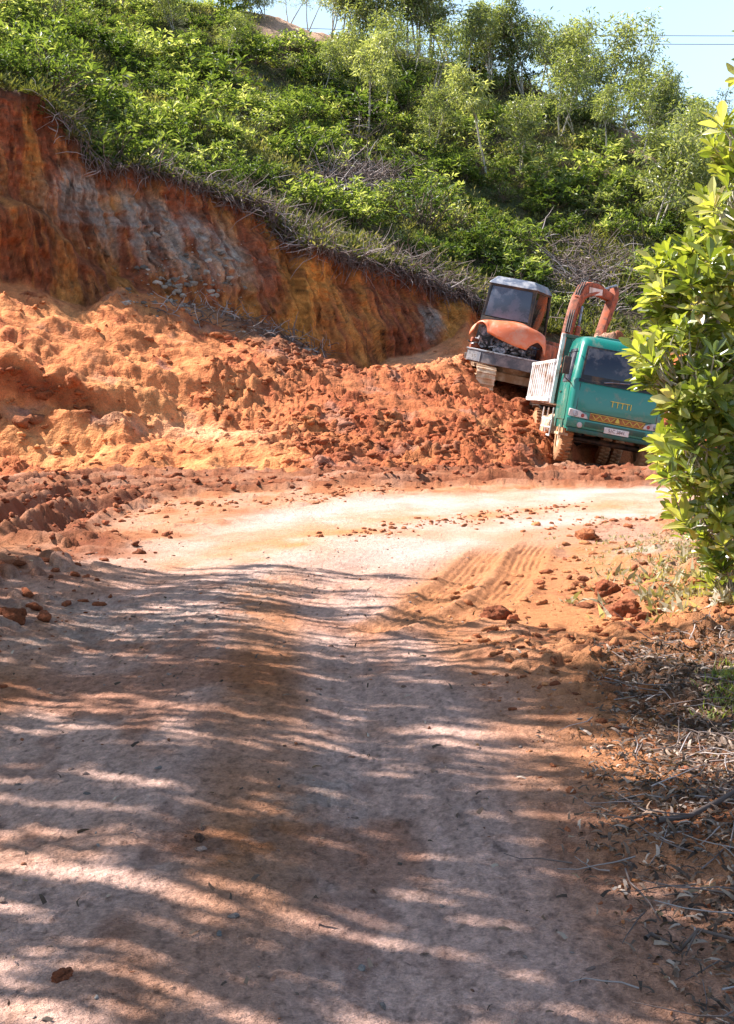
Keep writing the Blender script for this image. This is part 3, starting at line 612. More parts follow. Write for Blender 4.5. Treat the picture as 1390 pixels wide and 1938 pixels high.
for px, py, h in [(455, 26, 2.6), (500, 34, 2.4), (625, 70, 3.4), (672, 90, 4.6), (745, 110, 5.4), (790, 125, 5.6), (690, 100, 4.2), (725, 120, 4.6), (770, 120, 4.9), (812, 130, 5.0), (850, 130, 4.6), (880, 165, 4.4), (905, 150, 4.4), (935, 175, 4.9), (965, 170, 5.0), (995, 190, 5.0), (1020, 185, 4.8),
                  (1050, 215, 5.4), (1075, 200, 5.2), (1120, 225, 5.6), (1135, 250, 4.4), (1178, 250, 4.4), (1195, 262, 3.6), (1060, 260, 4.0), (1000, 240, 4.0), (960, 235, 3.8), (1290, 290, 3.9), (1235, 285, 4.4), (1320, 310, 3.9), (1350, 300, 3.4),
                  (1215, 300, 3.4), (1310, 350, 4.2), (1345, 390, 4.2), (1270, 380, 3.8), (1390, 330, 3.8), (1440, 330, 4.0), (1290, 440, 4.0), (1340, 470, 4.2),
                  (820, 185, 3.4), (860, 215, 3.0), (780, 160, 3.0), (660, 75, 3.4), (705, 160, 3.4), (680, 190, 3.6), (735, 240, 3.0), (610, 180, 2.6), (430, 120, 2.4), (985, 330, 3.2), (330, 60, 2.4), (820, 290, 2.6), (480, 30, 2.2), (420, 10, 2.4), (1380, 420, 4), (1450, 420, 4.4), (1090, 265, 3.0)]:
    v = hill_at(px, py); k = int(RNG.choice([0, 1, 3, 2, 4])); base = 5
    belt.append((put_tree('tree', TP[k], v, RNG.uniform(0, 6.28), h/base*RNG.uniform(.92, 1.05), g_label, 'tree', 'trees on the hillside'), px, py, TLOOK[k]))

# --- shrubs of the slope
def shrub_proto(seed, nl, ll, lw, up=.5, spread=1.0, tmpl=LEAF4, nst=26):
    global RNG
    keep = RNG; RNG = np.random.default_rng(seed); tb = Tubes(); tips = []
    for s_ in range(nst):
        a = RNG.uniform(0, 6.28); el = RNG.uniform(.25, 1.35)
        st = curve_pts((0, 0, -.15), (math.cos(a)*math.cos(el)*spread, math.sin(a)*math.cos(el)*spread, math.sin(el)), RNG.uniform(.65, 1.25), 5, .05, .16)
        tb.add(st, np.linspace(.018, .005, 6), 3); tips += [st[3], st[4], st[5], st[5]+rnd_dirs(1)[0]*.12]
    tips = np.array(tips); idx = RNG.integers(0, len(tips), nl)
    d = unit(rnd_dirs(nl, -.35, .9)); pos = tips[idx]+d*RNG.uniform(.0, .10, nl)[:, None]
    v = np.clip(RNG.uniform(0, .55, len(tips))[idx]+RNG.uniform(0, .4, nl), 0, 1); sc = RNG.uniform(.6, 1.2, nl)
    upv = unit(rnd_dirs(nl)*.6+np.array([0, 0, 1.]))
    f = leaf_mesh('foliage', M_SHRUB, pos, d, upv, ll*sc, lw*sc, tmpl, v); t = tb.mesh('stems', BARK); RNG = keep
    return t, f
SP = [shrub_proto(56, 460, .17, .042, spread=.7, nst=40), shrub_proto(51, 860, .22, .075), shrub_proto(52, 1050, .17, .06), shrub_proto(53, 1200, .15, .042, spread=1.3), shrub_proto(54, 520, .26, .10), shrub_proto(55, 900, .20, .055, spread=1.1)]
def put_shrub(k, loc, sc, label, group='shrubs on the hillside', rz=None, fl=1.0):
    o = empty('shrub', loc); o.rotation_euler = (0, 0, RNG.uniform(0, 6.28)); o.scale = (sc, sc, sc*fl); tag(o, label, 'shrub', group)
    link('stems', SP[k][0], o); link('foliage', SP[k][1], o); return o
LM = [(60, 150, 'top left end of the cut'), (250, 300, 'step in the cliff brow'), (420, 370, 'middle of the cliff brow'), (560, 430, 'golden corner of the cut'), (660, 350, 'patch of cut branches'),
      (694, 190, 'lone pale tree'), (580, 285, 'round lime shrub'), (570, 45, 'bare pink notch'), (746, 150, 'twin-stemmed tree'), (925, 290, 'crooked pale tree'), (1148, 280, 'thin white trunk'),
      (985, 530, 'excavator cab'), (1120, 530, 'digger boom'), (1236, 430, 'leaning white trunk'), (800, 440, 'broad yellow-green shrub'), (100, 45, 'tall shrub at the top left'), (1092, 130, 'see-through treetop'),
      (1262, 250, 'bushy tree below the cables'), (350, 200, 'middle of the left slope'), (330, 40, 'left part of the ridge')]
ORD = ['nearest', 'second', 'third', 'fourth', 'fifth', 'sixth', 'seventh', 'eighth', 'ninth', 'tenth', 'eleventh', 'twelfth', 'thirteenth', 'fourteenth', 'fifteenth']
def name_by_landmark(items):
    """items: (object, px, py, look); each gets the wording that finds it from the nearest landmark"""
    book = {}
    for o, px, py, look in items:
        d, lx, ly, nm = min((math.hypot(px-a, py-b), a, b, n_) for a, b, n_ in LM)
        dx, dy = px-lx, py-ly; w_ = 'above' if dy < -abs(dx) else 'below' if dy > abs(dx) else 'right of' if dx > 0 else 'left of'
        book.setdefault((look, w_, nm), []).append((d, o))
    for (look, w_, nm), l in book.items():
        for k, (d, o) in enumerate(sorted(l, key=lambda q: q[0])):
            o['label'] = '%s %s the %s' % (look, w_, nm) if len(l) == 1 else '%s, %s one %s the %s' % (look, ORD[min(k, 14)], w_, nm)
LOOK = ['fine-leaved upright shrub', 'broad-leaved shrub', 'dense leafy shrub', 'low spreading fine shrub', 'sparse big-leaved shrub', 'spreading narrow-leaved shrub']
named_items = []
def on_bare(px, py):
    if ((px-570)/92)**2+((py-45)/48)**2 < 1 or ((px-1200-.6*(py-270))/32)**2+((py-275)/40)**2 < 1: return True
    if ((px-660)/95)**2+((py-352)/30)**2 < 1 or ((px-1120)/110)**2+((py-530)/55)**2 < 1: return True
    topy = np.interp(px, [0, 110, 200, 400, 560, 700, 850, 1000, 1400], [150, 215, 312, 362, 440, 480, 535, 600, 640])
    if 430 < px < 960 and py > topy-24: return True
    return py > topy-2
placed = []
for px, py, k, sc, lb in [(580, 285, 3, 1.1, 'round bright lime shrub alone in the dark patch left of the pale trunk'), (510, 335, 3, .75, 'small upright lime shrub above the dead brush'),
                          (70, 140, 2, 1.5, 'large bright fern-like shrub near the left edge of the hill'), (800, 440, 0, 1.7, 'broad yellow-green shrub above the right end of the cut face'),
                          (780, 330, 3, 1.2, 'lime shrub of big leaves in the centre of the slope'), (900, 290, 0, 1.4, 'wide shrub beneath the crooked pale tree'),
                          (100, 45, 0, 1.5, 'tall light green shrub at the top left of the hill'), (1020, 350, 1, 1.5, 'dense mid green shrub under the dark hollow'),
                          (360, 260, 1, 1.3, 'grey-green shrub midway along the brow'), (235, 275, 2, 1.3, 'drooping dark shrub hanging over the step in the cliff')]:
    v = hill_at(px, py); put_shrub(k, v, sc, lb); placed.append((px, py))
n = 0; tries = 0
while n < 235 and tries < 6000:
    tries += 1
    px = RNG.uniform(-60, 1400); py = RNG.uniform(-60, 600)
    ridge_y = np.interp(px, [-60, 300, 430, 560, 700, 900, 1100, 1250, 1400], [-60, -5, 15, 45, 90, 135, 200, 265, 300])
    if py < ridge_y-2 or on_bare(px, py): continue
    if 1180 < px < 1330 and py > 440: pass
    md = np.interp(py, [0, 250, 550], [26, 31, 36])
    if any((px-a)**2+((py-b)*1.5)**2 < md*md for a, b in placed): continue
    placed.append((px, py)); v = hill_at(px, py)
    den = fbm(np.array([v.x*.25]), np.array([v.y*.2]), None, 3, 201)[0]
    if den < -.42: continue
    sc = float(RNG.uniform(.6, 1.15))*(1.15 if py < 250 else 1.0)
    kk = int(RNG.choice([0, 1, 2, 3, 4, 5, 0])); so_ = put_shrub(kk, v, sc*float(RNG.choice([.7, 1, 1, 1.15])), 'leafy green shrub among the mixed scrub covering the hillside', fl=RNG.uniform(.75, 1.1)); n += 1; named_items.append((so_, px, py, LOOK[kk]))
name_by_landmark(named_items); name_by_landmark(belt)
# --- undergrowth: ferns and creepers too dense to count
N = 30000
px = RNG.uniform(-250, 1650, N); u_ = RNG.uniform(0, 1, N)**1.25
a, b = starts['top'], starts['ridge']+10
jj = np.clip(np.searchsorted(cols_px, px), 0, nc-1); ii = (a-3+u_*(b-a)).astype(int)
pp = G3[ii, jj]+np.stack([RNG.normal(0, .12, N), RNG.normal(0, .12, N), np.zeros(N)], -1)
pyv = PYF[ii, jj]; pxv = PXF[ii, jj]
bare = (((pxv-570)/90)**2+((pyv-45)/42)**2 < 1) | (((pxv-1200-.6*(pyv-270))/28)**2+((pyv-275)/36)**2 < 1) | ((((pxv-660)/95)**2+((pyv-352)/26)**2 < 1) & (RNG.uniform(0, 1, N) < .75))
patch = fbm(pp[:, 0]*.5, pp[:, 1]*.4, None, 3, 211)
keepm = ~bare & (patch+RNG.uniform(-.4, .4, N) > -.25); pp = pp[keepm]; patch = patch[keepm]; m = len(pp); K = 10
ht = np.clip(.16+.3*(patch+.3), .08, .5)*RNG.uniform(.5, 1.3, m)
base = np.repeat(pp, K, 0); hk = np.repeat(ht, K)
off = rnd_dirs(m*K, -.1, 1); d = unit(off+np.array([0, 0, .25])); pos = base+off*hk[:, None]*RNG.uniform(.1, 1, m*K)[:, None]
v = np.clip(np.repeat(RNG.uniform(0, .6, m)+.25*patch, K)+RNG.uniform(0, .35, m*K), 0, 1); sc = RNG.uniform(.5, 1.2, m*K)
me = leaf_mesh('undergrowth', M_UNDER, pos, d, unit(rnd_dirs(m*K)*.7+np.array([0, 0, 1.])), (.13+.08*RNG.uniform(0, 1, m*K))*sc, .06*sc, LEAF4, v)
tag(link('undergrowth', me), 'low ferns and creepers covering the slope between the shrubs', 'undergrowth', kind='stuff')

# --- dead brush along the brow and over the slope
def twigs(name, centres, N, lmin, lmax, spread, rad, label, cat, zup=.35, mat=M_TWIG, flat=.5):
    tb = Tubes(); cs = np.array(centres)
    for i in range(N):
        c = cs[RNG.integers(0, len(cs))]+RNG.normal(0, 1, 3)*spread; d = rnd_dirs(1, -flat, flat+zup)[0]
        ln = RNG.uniform(lmin, lmax); pt = curve_pts(c, d, ln, 4, .06, .22); tb.add(pt, np.linspace(rad*RNG.uniform(.6, 1.5), rad*.3, 5), 3, RNG.uniform(0, 1))
    return tag(link(name, tb.mesh(name, mat)), label, cat, kind='stuff')
brow_pts = [G3[starts['top']+r_, j] for r_ in (-3, 0, 4, 9, 14) for j in range(0, nc, 3) if (430 < cols_px[j] < 960)]
brow_pts += [G3[starts['top']+r_, j] for r_ in (-3, 2, 8) for j in range(0, nc, 5) if (90 < cols_px[j] < 430)]
twigs('dead_brush', brow_pts, 2600, .3, 1.1, (.12, .12, .10), .014, 'grey dead twigs and roots along the brow of the cut', 'brush')
sp = []
for q in range(400):
    px, py = RNG.normal(660, 50), RNG.normal(350, 16); sp.append(hill_at(px, py))
for q in range(400):
    px, py = RNG.normal(1120, 60), RNG.normal(530, 38); sp.append(hill_at(px, py))
for q in range(120):
    px, py = RNG.normal(685, 22), RNG.normal(235, 30); sp.append(hill_at(px, py))
sp = [np.array(v)+np.array([0, 0, .18]) for v in sp]
twigs('cut_branches', sp, 1900, .4, 1.4, (.15, .15, .12), .017, 'tangled pale cut branches lying on the cleared slope', 'branches')
hang = Tubes(); hb_pts = [(j, G3[starts['top']-1, j]) for j in range(0, nc, 1) if 100 < cols_px[j] < 905]
for i in range(1500):
    j, p = hb_pts[RNG.integers(0, len(hb_pts))]; dens = 1.0 if cols_px[j] > 430 else .45
    if RNG.uniform() > dens: continue
    a = RNG.uniform(0, 6.28); p = p+np.array([.10, -.13, .05])+RNG.normal(0, .07, 3)
    hang.add(curve_pts(p, (math.cos(a)*.8+.3, math.sin(a)*.8-.4, RNG.uniform(-1, .3)), RNG.uniform(.15, .75), 5, .28, .22), np.linspace(.012*RNG.uniform(.5, 1.3), .003, 6), 3, RNG.uniform(0, .75)**1.5)
tag(link('hanging_roots', hang.mesh('hanging_roots', M_TWIG)), 'dark roots hanging over the brow of the cut face', 'roots', kind='stuff')
sc_pts = [G3[starts['base']+r_, j] for r_ in (-16, -10, -5, 0) for j in range(0, nc, 3) if (340 < cols_px[j] < 620)]
twigs('root_debris', sc_pts, 380, .15, .7, (.2, .2, .08), .013, 'pale roots and sticks fallen at the foot of the cut', 'debris')

# --- near bush on the right
def bush(centres, nros, label):
    global RNG
    keep = RNG; RNG = np.random.default_rng(77)
    o = empty('roadside_bush', (2.9, 8.7, 0)); tag(o, label, 'bush'); O = np.array([2.9, 8.7, 0.])
    tb = Tubes(); ends = []
    tops = []
    for (cx, cy, cz, rx, ry, rz_, nn) in centres:
        c = np.array([cx, cy, cz]); r = np.array([rx, ry, rz_])
        for i in range(nn):
            dd = rnd_dirs(1, -1, 1)[0]; q = c+dd*r*RNG.uniform(.55, 1.08)**.8
            st = c+(q-c)*RNG.uniform(.3, .6)+np.array([0, 0, -.12])
            mid = (st+q)/2+RNG.normal(0, .04, 3)
            tb.add(np.array([st, mid, q])-O, np.array([.009, .006, .004]), 4, .5); ends.append((q, unit(q-st+np.array([0, 0, .12]))))
        tops.append(c)
    for k in range(7):      # stems from the foot
        f = np.array([2.9+RNG.uniform(-.5, .6), 8.7+RNG.uniform(-.4, .4), -.1])
        for c in [tops[RNG.integers(0, len(tops))] for _ in range(3)]:
            t = np.linspace(0, 1, 7)[:, None]; pth = f*(1-t)+c*t+np.concatenate([np.zeros((1, 3)), RNG.normal(0, .06, (6, 3))]); tb.add(pth-O, np.linspace(.035, .009, 7), 6, .5)
    stem = tb.mesh('stem', BARKP)
    Pp, Dd, Uu, Ll, Ww, Vv = [], [], [], [], [], []
    for q, ax in ends:
        n_ = RNG.integers(7, 12); rv = RNG.uniform(0, .6); s0 = RNG.uniform(.75, 1.2)
        a = unit(np.cross(ax, [.3, .2, 1.])); b_ = np.cross(ax, a)
        for j in range(n_):
            an = j*2.4+RNG.uniform(-.3, .3); op = .35+.9*(1-j/n_)+RNG.uniform(-.15, .15)
            ra = a*math.cos(an)+b_*math.sin(an); dj = ra*math.sin(op)+ax*math.cos(op)+np.array([0, 0, -.12])
            Pp.append(q-ax*.05*(1-j/n_)-O); Dd.append(dj); Uu.append(ax*math.sin(op)-ra*math.cos(op)+RNG.normal(0, .25, 3)); L_ = RNG.uniform(.09, .175)*s0
            Ll.append(L_); Ww.append(L_*RNG.uniform(.34, .44)); Vv.append(min(1, rv+RNG.uniform(0, .4)))
    fol = leaf_mesh('foliage', M_BUSH, np.array(Pp), np.array(Dd), np.array(Uu), np.array(Ll), np.array(Ww), LEAF8, np.array(Vv))
    link('stem', stem, o); link('foliage', fol, o); RNG = keep; return o
def bc(px, py, D, rpx, rpy, n): v = P(px, py, D); return (v.x, D, v.z, rpx/2500*D, .5, rpy/2500*D, n)
bush([bc(1400, 265, 8.6, 50, 50, 18), bc(1432, 90, 8.8, 40, 70, 9), bc(1400, 400, 8.5, 72, 80, 48), bc(1330, 540, 8.5, 95, 85, 75), bc(1420, 560, 8.9, 90, 90, 50), bc(1300, 700, 8.4, 100, 95, 85),
      bc(1400, 730, 8.6, 110, 100, 80), bc(1330, 850, 8.5, 95, 80, 75), bc(1420, 900, 8.7, 90, 90, 60), bc(1320, 960, 8.7, 55, 60, 26), bc(1390, 1010, 8.6, 70, 60, 34), bc(1400, 1090, 8.5, 60, 45, 26), bc(1480, 700, 9.2, 90, 200, 70), bc(1500, 450, 9.2, 80, 150, 40)],
     0, 'big glossy-leaved green bush at the right edge, beside the dump truck')
#PART3
# ------------------------------------------------------------------ solid-shape helper
class MB:
    def __init__(s, xf=None): s.bm = bmesh.new(); s.xf = xf
    def _add(s, verts, faces, bev=0, seg=2, xf=None):
        b = bmesh.new(); vs = [b.verts.new(v) for v in verts]
        for f in faces: b.faces.new([vs[i] for i in f])
        bmesh.ops.recalc_face_normals(b, faces=b.faces)
        if bev: bmesh.ops.bevel(b, geom=list(b.edges), offset=bev, segments=seg, affect='EDGES', profile=.6, clamp_overlap=True)
        me = bpy.data.meshes.new('t'); b.to_mesh(me); b.free()
        if xf is not None: me.transform(xf)
        s.bm.from_mesh(me); bpy.data.meshes.remove(me); return s
    def box(s, c, d, bev=.01, rot=None):
        x, y, z = d[0]/2, d[1]/2, d[2]/2
        v = [(a*x, b*y, c_*z) for a in (-1, 1) for b in (-1, 1) for c_ in (-1, 1)]
        f = [(0, 1, 3, 2), (4, 6, 7, 5), (0, 4, 5, 1), (2, 3, 7, 6), (0, 2, 6, 4), (1, 5, 7, 3)]
        M = Matrix.Translation(c)
        if rot: M = M @ Matrix.Rotation(rot[1], 4, rot[0])
        return s._add(v, f, bev, 2, M)
    def hexa(s, lo, hi, bev=.02):
        """lo, hi: four corners each, counter-clockwise"""
        return s._add(list(lo)+list(hi), [(0, 1, 2, 3), (4, 5, 6, 7), (0, 1, 5, 4), (1, 2, 6, 5), (2, 3, 7, 6), (3, 0, 4, 7)], bev)
    def prism(s, prof, axis, a0, a1, bev=.01):
        """prof: 2D points in the two other axes (in order), swept from a0 to a1"""
        def pt(p, a): return {'x': (a, p[0], p[1]), 'y': (p[0], a, p[1]), 'z': (p[0], p[1], a)}[axis]
        n = len(prof); v = [pt(p, a0) for p in prof]+[pt(p, a1) for p in prof]
        return s._add(v, [tuple(range(n)), tuple(range(n, 2*n))]+[(i, (i+1) % n, n+(i+1) % n, n+i) for i in range(n)], bev, 1)
    def cyl(s, c, axis, r, L_, n=24, bev=.01, r2=None):
        M = Matrix.Translation(c) @ Vector((0, 0, 1)).rotation_difference(Vector(axis)).to_matrix().to_4x4()
        r2 = r if r2 is None else r2
        pr = [(0, -L_/2), (r-bev, -L_/2), (r, -L_/2+bev), (r2, L_/2-bev), (r2-bev, L_/2), (0, L_/2)]
        return s.lathe(pr, M, n)
    def lathe(s, pr, M, n=24):
        v, f = [], []; idx = []
        for (r, z) in pr:
            if r < 1e-6: idx.append([len(v)]); v.append((0, 0, z))
            else:
                idx.append(list(range(len(v), len(v)+n))); v += [(r*math.cos(k*2*math.pi/n), r*math.sin(k*2*math.pi/n), z) for k in range(n)]
        for a, b in zip(idx[:-1], idx[1:]):
            for k in range(n):
                k2 = (k+1) % n
                if len(a) == 1: f.append((a[0], b[k], b[k2]))
                elif len(b) == 1: f.append((a[k], a[k2], b[0]))
                else: f.append((a[k], a[k2], b[k2], b[k]))
        return s._add(v, f, 0, 1, M)
    def tube(s, pts, r, n=8):
        tb = Tubes(); tb.add(np.array([tuple(p) for p in pts]), r, n); V = np.concatenate(tb.V); F = np.concatenate(tb.F).tolist()
        m = len(V)//n; F = [tuple(f) for f in F]+[tuple(range(n)), tuple(range((m-1)*n, m*n))]
        return s._add(V.tolist(), F)
    def build(s, name, mat, parent=None, smooth=40, label=None):
        if s.xf is not None: s.bm.transform(s.xf)
        bmesh.ops.recalc_face_normals(s.bm, faces=s.bm.faces)
        me = bpy.data.meshes.new(name); s.bm.to_mesh(me); s.bm.free()
        for p in me.polygons: p.use_smooth = True
        me.set_sharp_from_angle(angle=math.radians(smooth)); me.materials.append(mat)
        o = link(name, me, parent)
        if label: o['label'] = label
        return o
def text_mesh(name, body, size, depth, mat, parent, M, label=None, bold=.0):
    cu = bpy.data.curves.new(name, 'FONT'); cu.body = body; cu.size = size; cu.extrude = depth; cu.offset = bold; cu.align_x = 'CENTER'; cu.align_y = 'CENTER'
    t = bpy.data.objects.new('t', cu); C.objects.link(t); bpy.context.view_layer.update()
    me = bpy.data.meshes.new_from_object(t); bpy.data.objects.remove(t); me.transform(M); me.materials.clear(); me.materials.append(mat)
    me.name = name; o = link(name, me, parent)
    if label: o['label'] = label
    return o

MUDC = (.40, .19, .085)
TEAL = plain('teal_paint', (.007, .19, .145), .30, 0, dirt=(.22, .22, .16), dirt_amt=.30, dscale=2.6, coat=.5)
TEALD = plain('shaded_teal_paint', (.008, .085, .062), .4, 0, dirt=(.14, .11, .08), dirt_amt=.4, dscale=3)  # darker copy of the teal, standing in for shade on those parts
BLACK = plain('black_plastic', (.012, .012, .014), .5, 0, dirt=(.12, .08, .05), dirt_amt=.45, dscale=4)
DARKM = plain('oily_dark_metal', (.035, .032, .034), .45, .5, dirt=(.14, .08, .05), dirt_amt=.5, dscale=6)
STEEL = plain('worn_steel', (.38, .38, .41), .38, .8, dirt=(.10, .08, .07), dirt_amt=.5, dscale=7)
BEDM = plain('pale_dusty_bed_paint', (.72, .70, .69), .6, .1, dirt=(.34, .21, .14), dirt_amt=.5, dscale=3)
GLASSD = plain('dark_window_glass', (.025, .035, .055), .08, 0, dirt=(.17, .16, .17), dirt_amt=.42, dscale=1.6)
TYRE = plain('muddy_tyre', (.05, .04, .035), .85, 0, dirt=MUDC, dirt_amt=.95, dscale=3, bump=[(30, 4, .02, .6)])
MUDDY = plain('mud_caked_steel', (.46, .27, .15), .9, 0, dirt=(.66, .50, .36), dirt_amt=.6, dscale=5, bump=[(14, 5, .03, .7)])
ORNG = plain('faded_orange_paint', (.66, .16, .055), .42, 0, dirt=(.60, .33, .22), dirt_amt=.5, dscale=2.8, coat=.2)
ORNGB = plain('muddy_orange_paint', (.42, .09, .03), .5, 0, dirt=(.16, .06, .035), dirt_amt=.6, dscale=6)
ROOFM = plain('mottled_grey_roof', (.12, .14, .19), .42, .2, dirt=(.34, .34, .36), dirt_amt=.5, dscale=4)  # paler grey mottling over a blue-grey base
YELP = plain('yellow_lettering', (.62, .50, .08), .5); WHITEP = plain('white_paint', (.75, .75, .74), .45, dirt=(.45, .35, .28), dirt_amt=.4)
BANDM = plain('brown_orange_band', (.38, .13, .025), .5, dirt=(.20, .08, .03), dirt_amt=.5, dscale=9)
REDL = plain('red_lamp', (.35, .04, .03), .25); LAMPG = plain('lamp_glass', (.55, .50, .50), .15, .3, dirt=(.35, .28, .24), dirt_amt=.5, dscale=6)
ENG = plain('greasy_engine_parts', (.06, .056, .065), .35, .55, dirt=(.50, .47, .52), dirt_amt=.55, dscale=12)
CLODM = rough_soil

# ------------------------------------------------------------------ the dump truck
truck = empty('dump_truck', (4.45, 24.5, -.10)); truck.scale = (.93, 1, 1); truck.rotation_euler = (math.radians(-.6), math.radians(10.5), 0)
tag(truck, 'teal dump truck with pale ribbed bed leaning on the mud beside the big green bush', 'dump truck')
# cab shell: rings of a rounded body, narrower towards the roof
def cab_ring(z, hw, y0, y1, r=.12, n=5):
    pts = []
    for (cx, cy, a0) in ((-hw+r, y0+r, math.pi), (hw-r, y0+r, 1.5*math.pi), (hw-r*.6, y1-r*.6, 0), (-hw+r*.6, y1-r*.6, .5*math.pi)):
        rr_ = r if cy < (y0+y1)/2 else r*.6
        for k in range(n+1): a = a0+k/n*math.pi/2; pts.append((cx+rr_*math.cos(a), cy+rr_*math.sin(a), z))
    return pts
rings = [(.62, .95, .02, 1.62, .14), (.80, .97, 0, 1.64, .15), (1.30, .975, .02, 1.65, .14), (1.52, .97, .06, 1.65, .14), (1.60, .965, .09, 1.65, .14), (2.20, .90, .27, 1.62, .15), (2.32, .875, .34, 1.60, .17), (2.39, .83, .42, 1.55, .2), (2.42, .70, .58, 1.45, .22)]
vs, fs = [], []
for r in rings: vs += cab_ring(*r)
k_ = len(cab_ring(*rings[0]))
for i in range(len(rings)-1):
    for j in range(k_): fs.append((i*k_+j, i*k_+(j+1) % k_, (i+1)*k_+(j+1) % k_, (i+1)*k_+j))
fs += [tuple(range(k_)), tuple(range((len(rings)-1)*k_, len(rings)*k_))]
cab = MB()._add(vs, fs).build('cab', TEAL, truck, 35)
def front_y(z):   # front surface of the cab at height z
    return float(np.interp(z, [.62, .8, 1.3, 1.52, 1.6, 2.2, 2.32], [.02, 0, .02, .06, .09, .27, .34]))
def on_front(x0, x1, z0, z1, off, th, name, mat, parent, x0t=None, x1t=None, bev=.006):
    x0t = x0 if x0t is None else x0t; x1t = x1 if x1t is None else x1t
    a, b = front_y(z0), front_y(z1)
    lo = [(x0, a-off, z0), (x1, a-off, z0), (x1, a-off+th, z0), (x0, a-off+th, z0)]; hi = [(x0t, b-off, z1), (x1t, b-off, z1), (x1t, b-off+th, z1), (x0t, b-off+th, z1)]
    return MB().hexa(lo, hi, bev).build(name, mat, parent)
ws = on_front(-.82, .82, 1.585, 2.215, .012, .03, 'windscreen_surround', BLACK, truck, -.765, .765)
on_front(-.775, .775, 1.66, 2.175, .022, .02, 'windscreen', GLASSD, truck, -.725, .725)
on_front(-.85, .85, 1.52, 1.585, .020, .035, 'cowl_panel', BLACK, truck)
for s_ in (-.35, .38):
    m = MB(); m.tube([(s_, front_y(1.57)-.035, 1.57), (s_+.16, front_y(1.60)-.045, 1.60), (s_+.52, front_y(1.635)-.04, 1.635)], .011, 6); m.build('wiper', STEEL if s_ < 0 else BLACK, truck)
on_front(-.80, .80, .985, 1.50, .010, .02, 'front_panel', TEAL, truck, bev=.012)
for (a_, b_, c_, d_) in ((-.81, .81, .980, .989), (-.812, -.803, .99, 1.50), (.803, .812, .99, 1.50), (-.60, .62, .835, .843)): on_front(a_, b_, c_, d_, .0125, .02, 'panel_gap', BLACK, truck, bev=0)
# band with its zigzag emblem
on_front(-.52, .60, .845, .975, .022, .03, 'grille_band', BANDM, truck)
zz = MB()
for k in range(14):
    xx = -.47+k*.075
    if abs(xx-.03) < .06: continue
    zz.box((xx+.037, front_y(.91)-.026, .91), (.012, .008, .105), .002, ('Y', .75 if k % 2 else -.75))
zz.box((.04, front_y(.97)-.027, .968), (1.10, .008, .008), .002); zz.box((.04, front_y(.85)-.027, .852), (1.10, .008, .008), .002)
zz.prism([(.04+.055*math.sin(k*math.pi/3)*(1 if k % 2 == 0 else .6), .91+.062*math.cos(k*math.pi/3)*(1 if k % 2 == 0 else .6)) for k in range(6)], 'y', front_y(.91)-.036, front_y(.91)-.024, 0)
zz.build('band_emblem', YELP, truck)
MF = lambda x_, z_, off=.02: Matrix.Translation((x_, front_y(z_)-off, z_)) @ Matrix.Rotation(math.radians(90), 4, 'X')
text_mesh('lettering', 'TTTTI', .165, .003, YELP, truck, MF(.06, 1.20, .016))
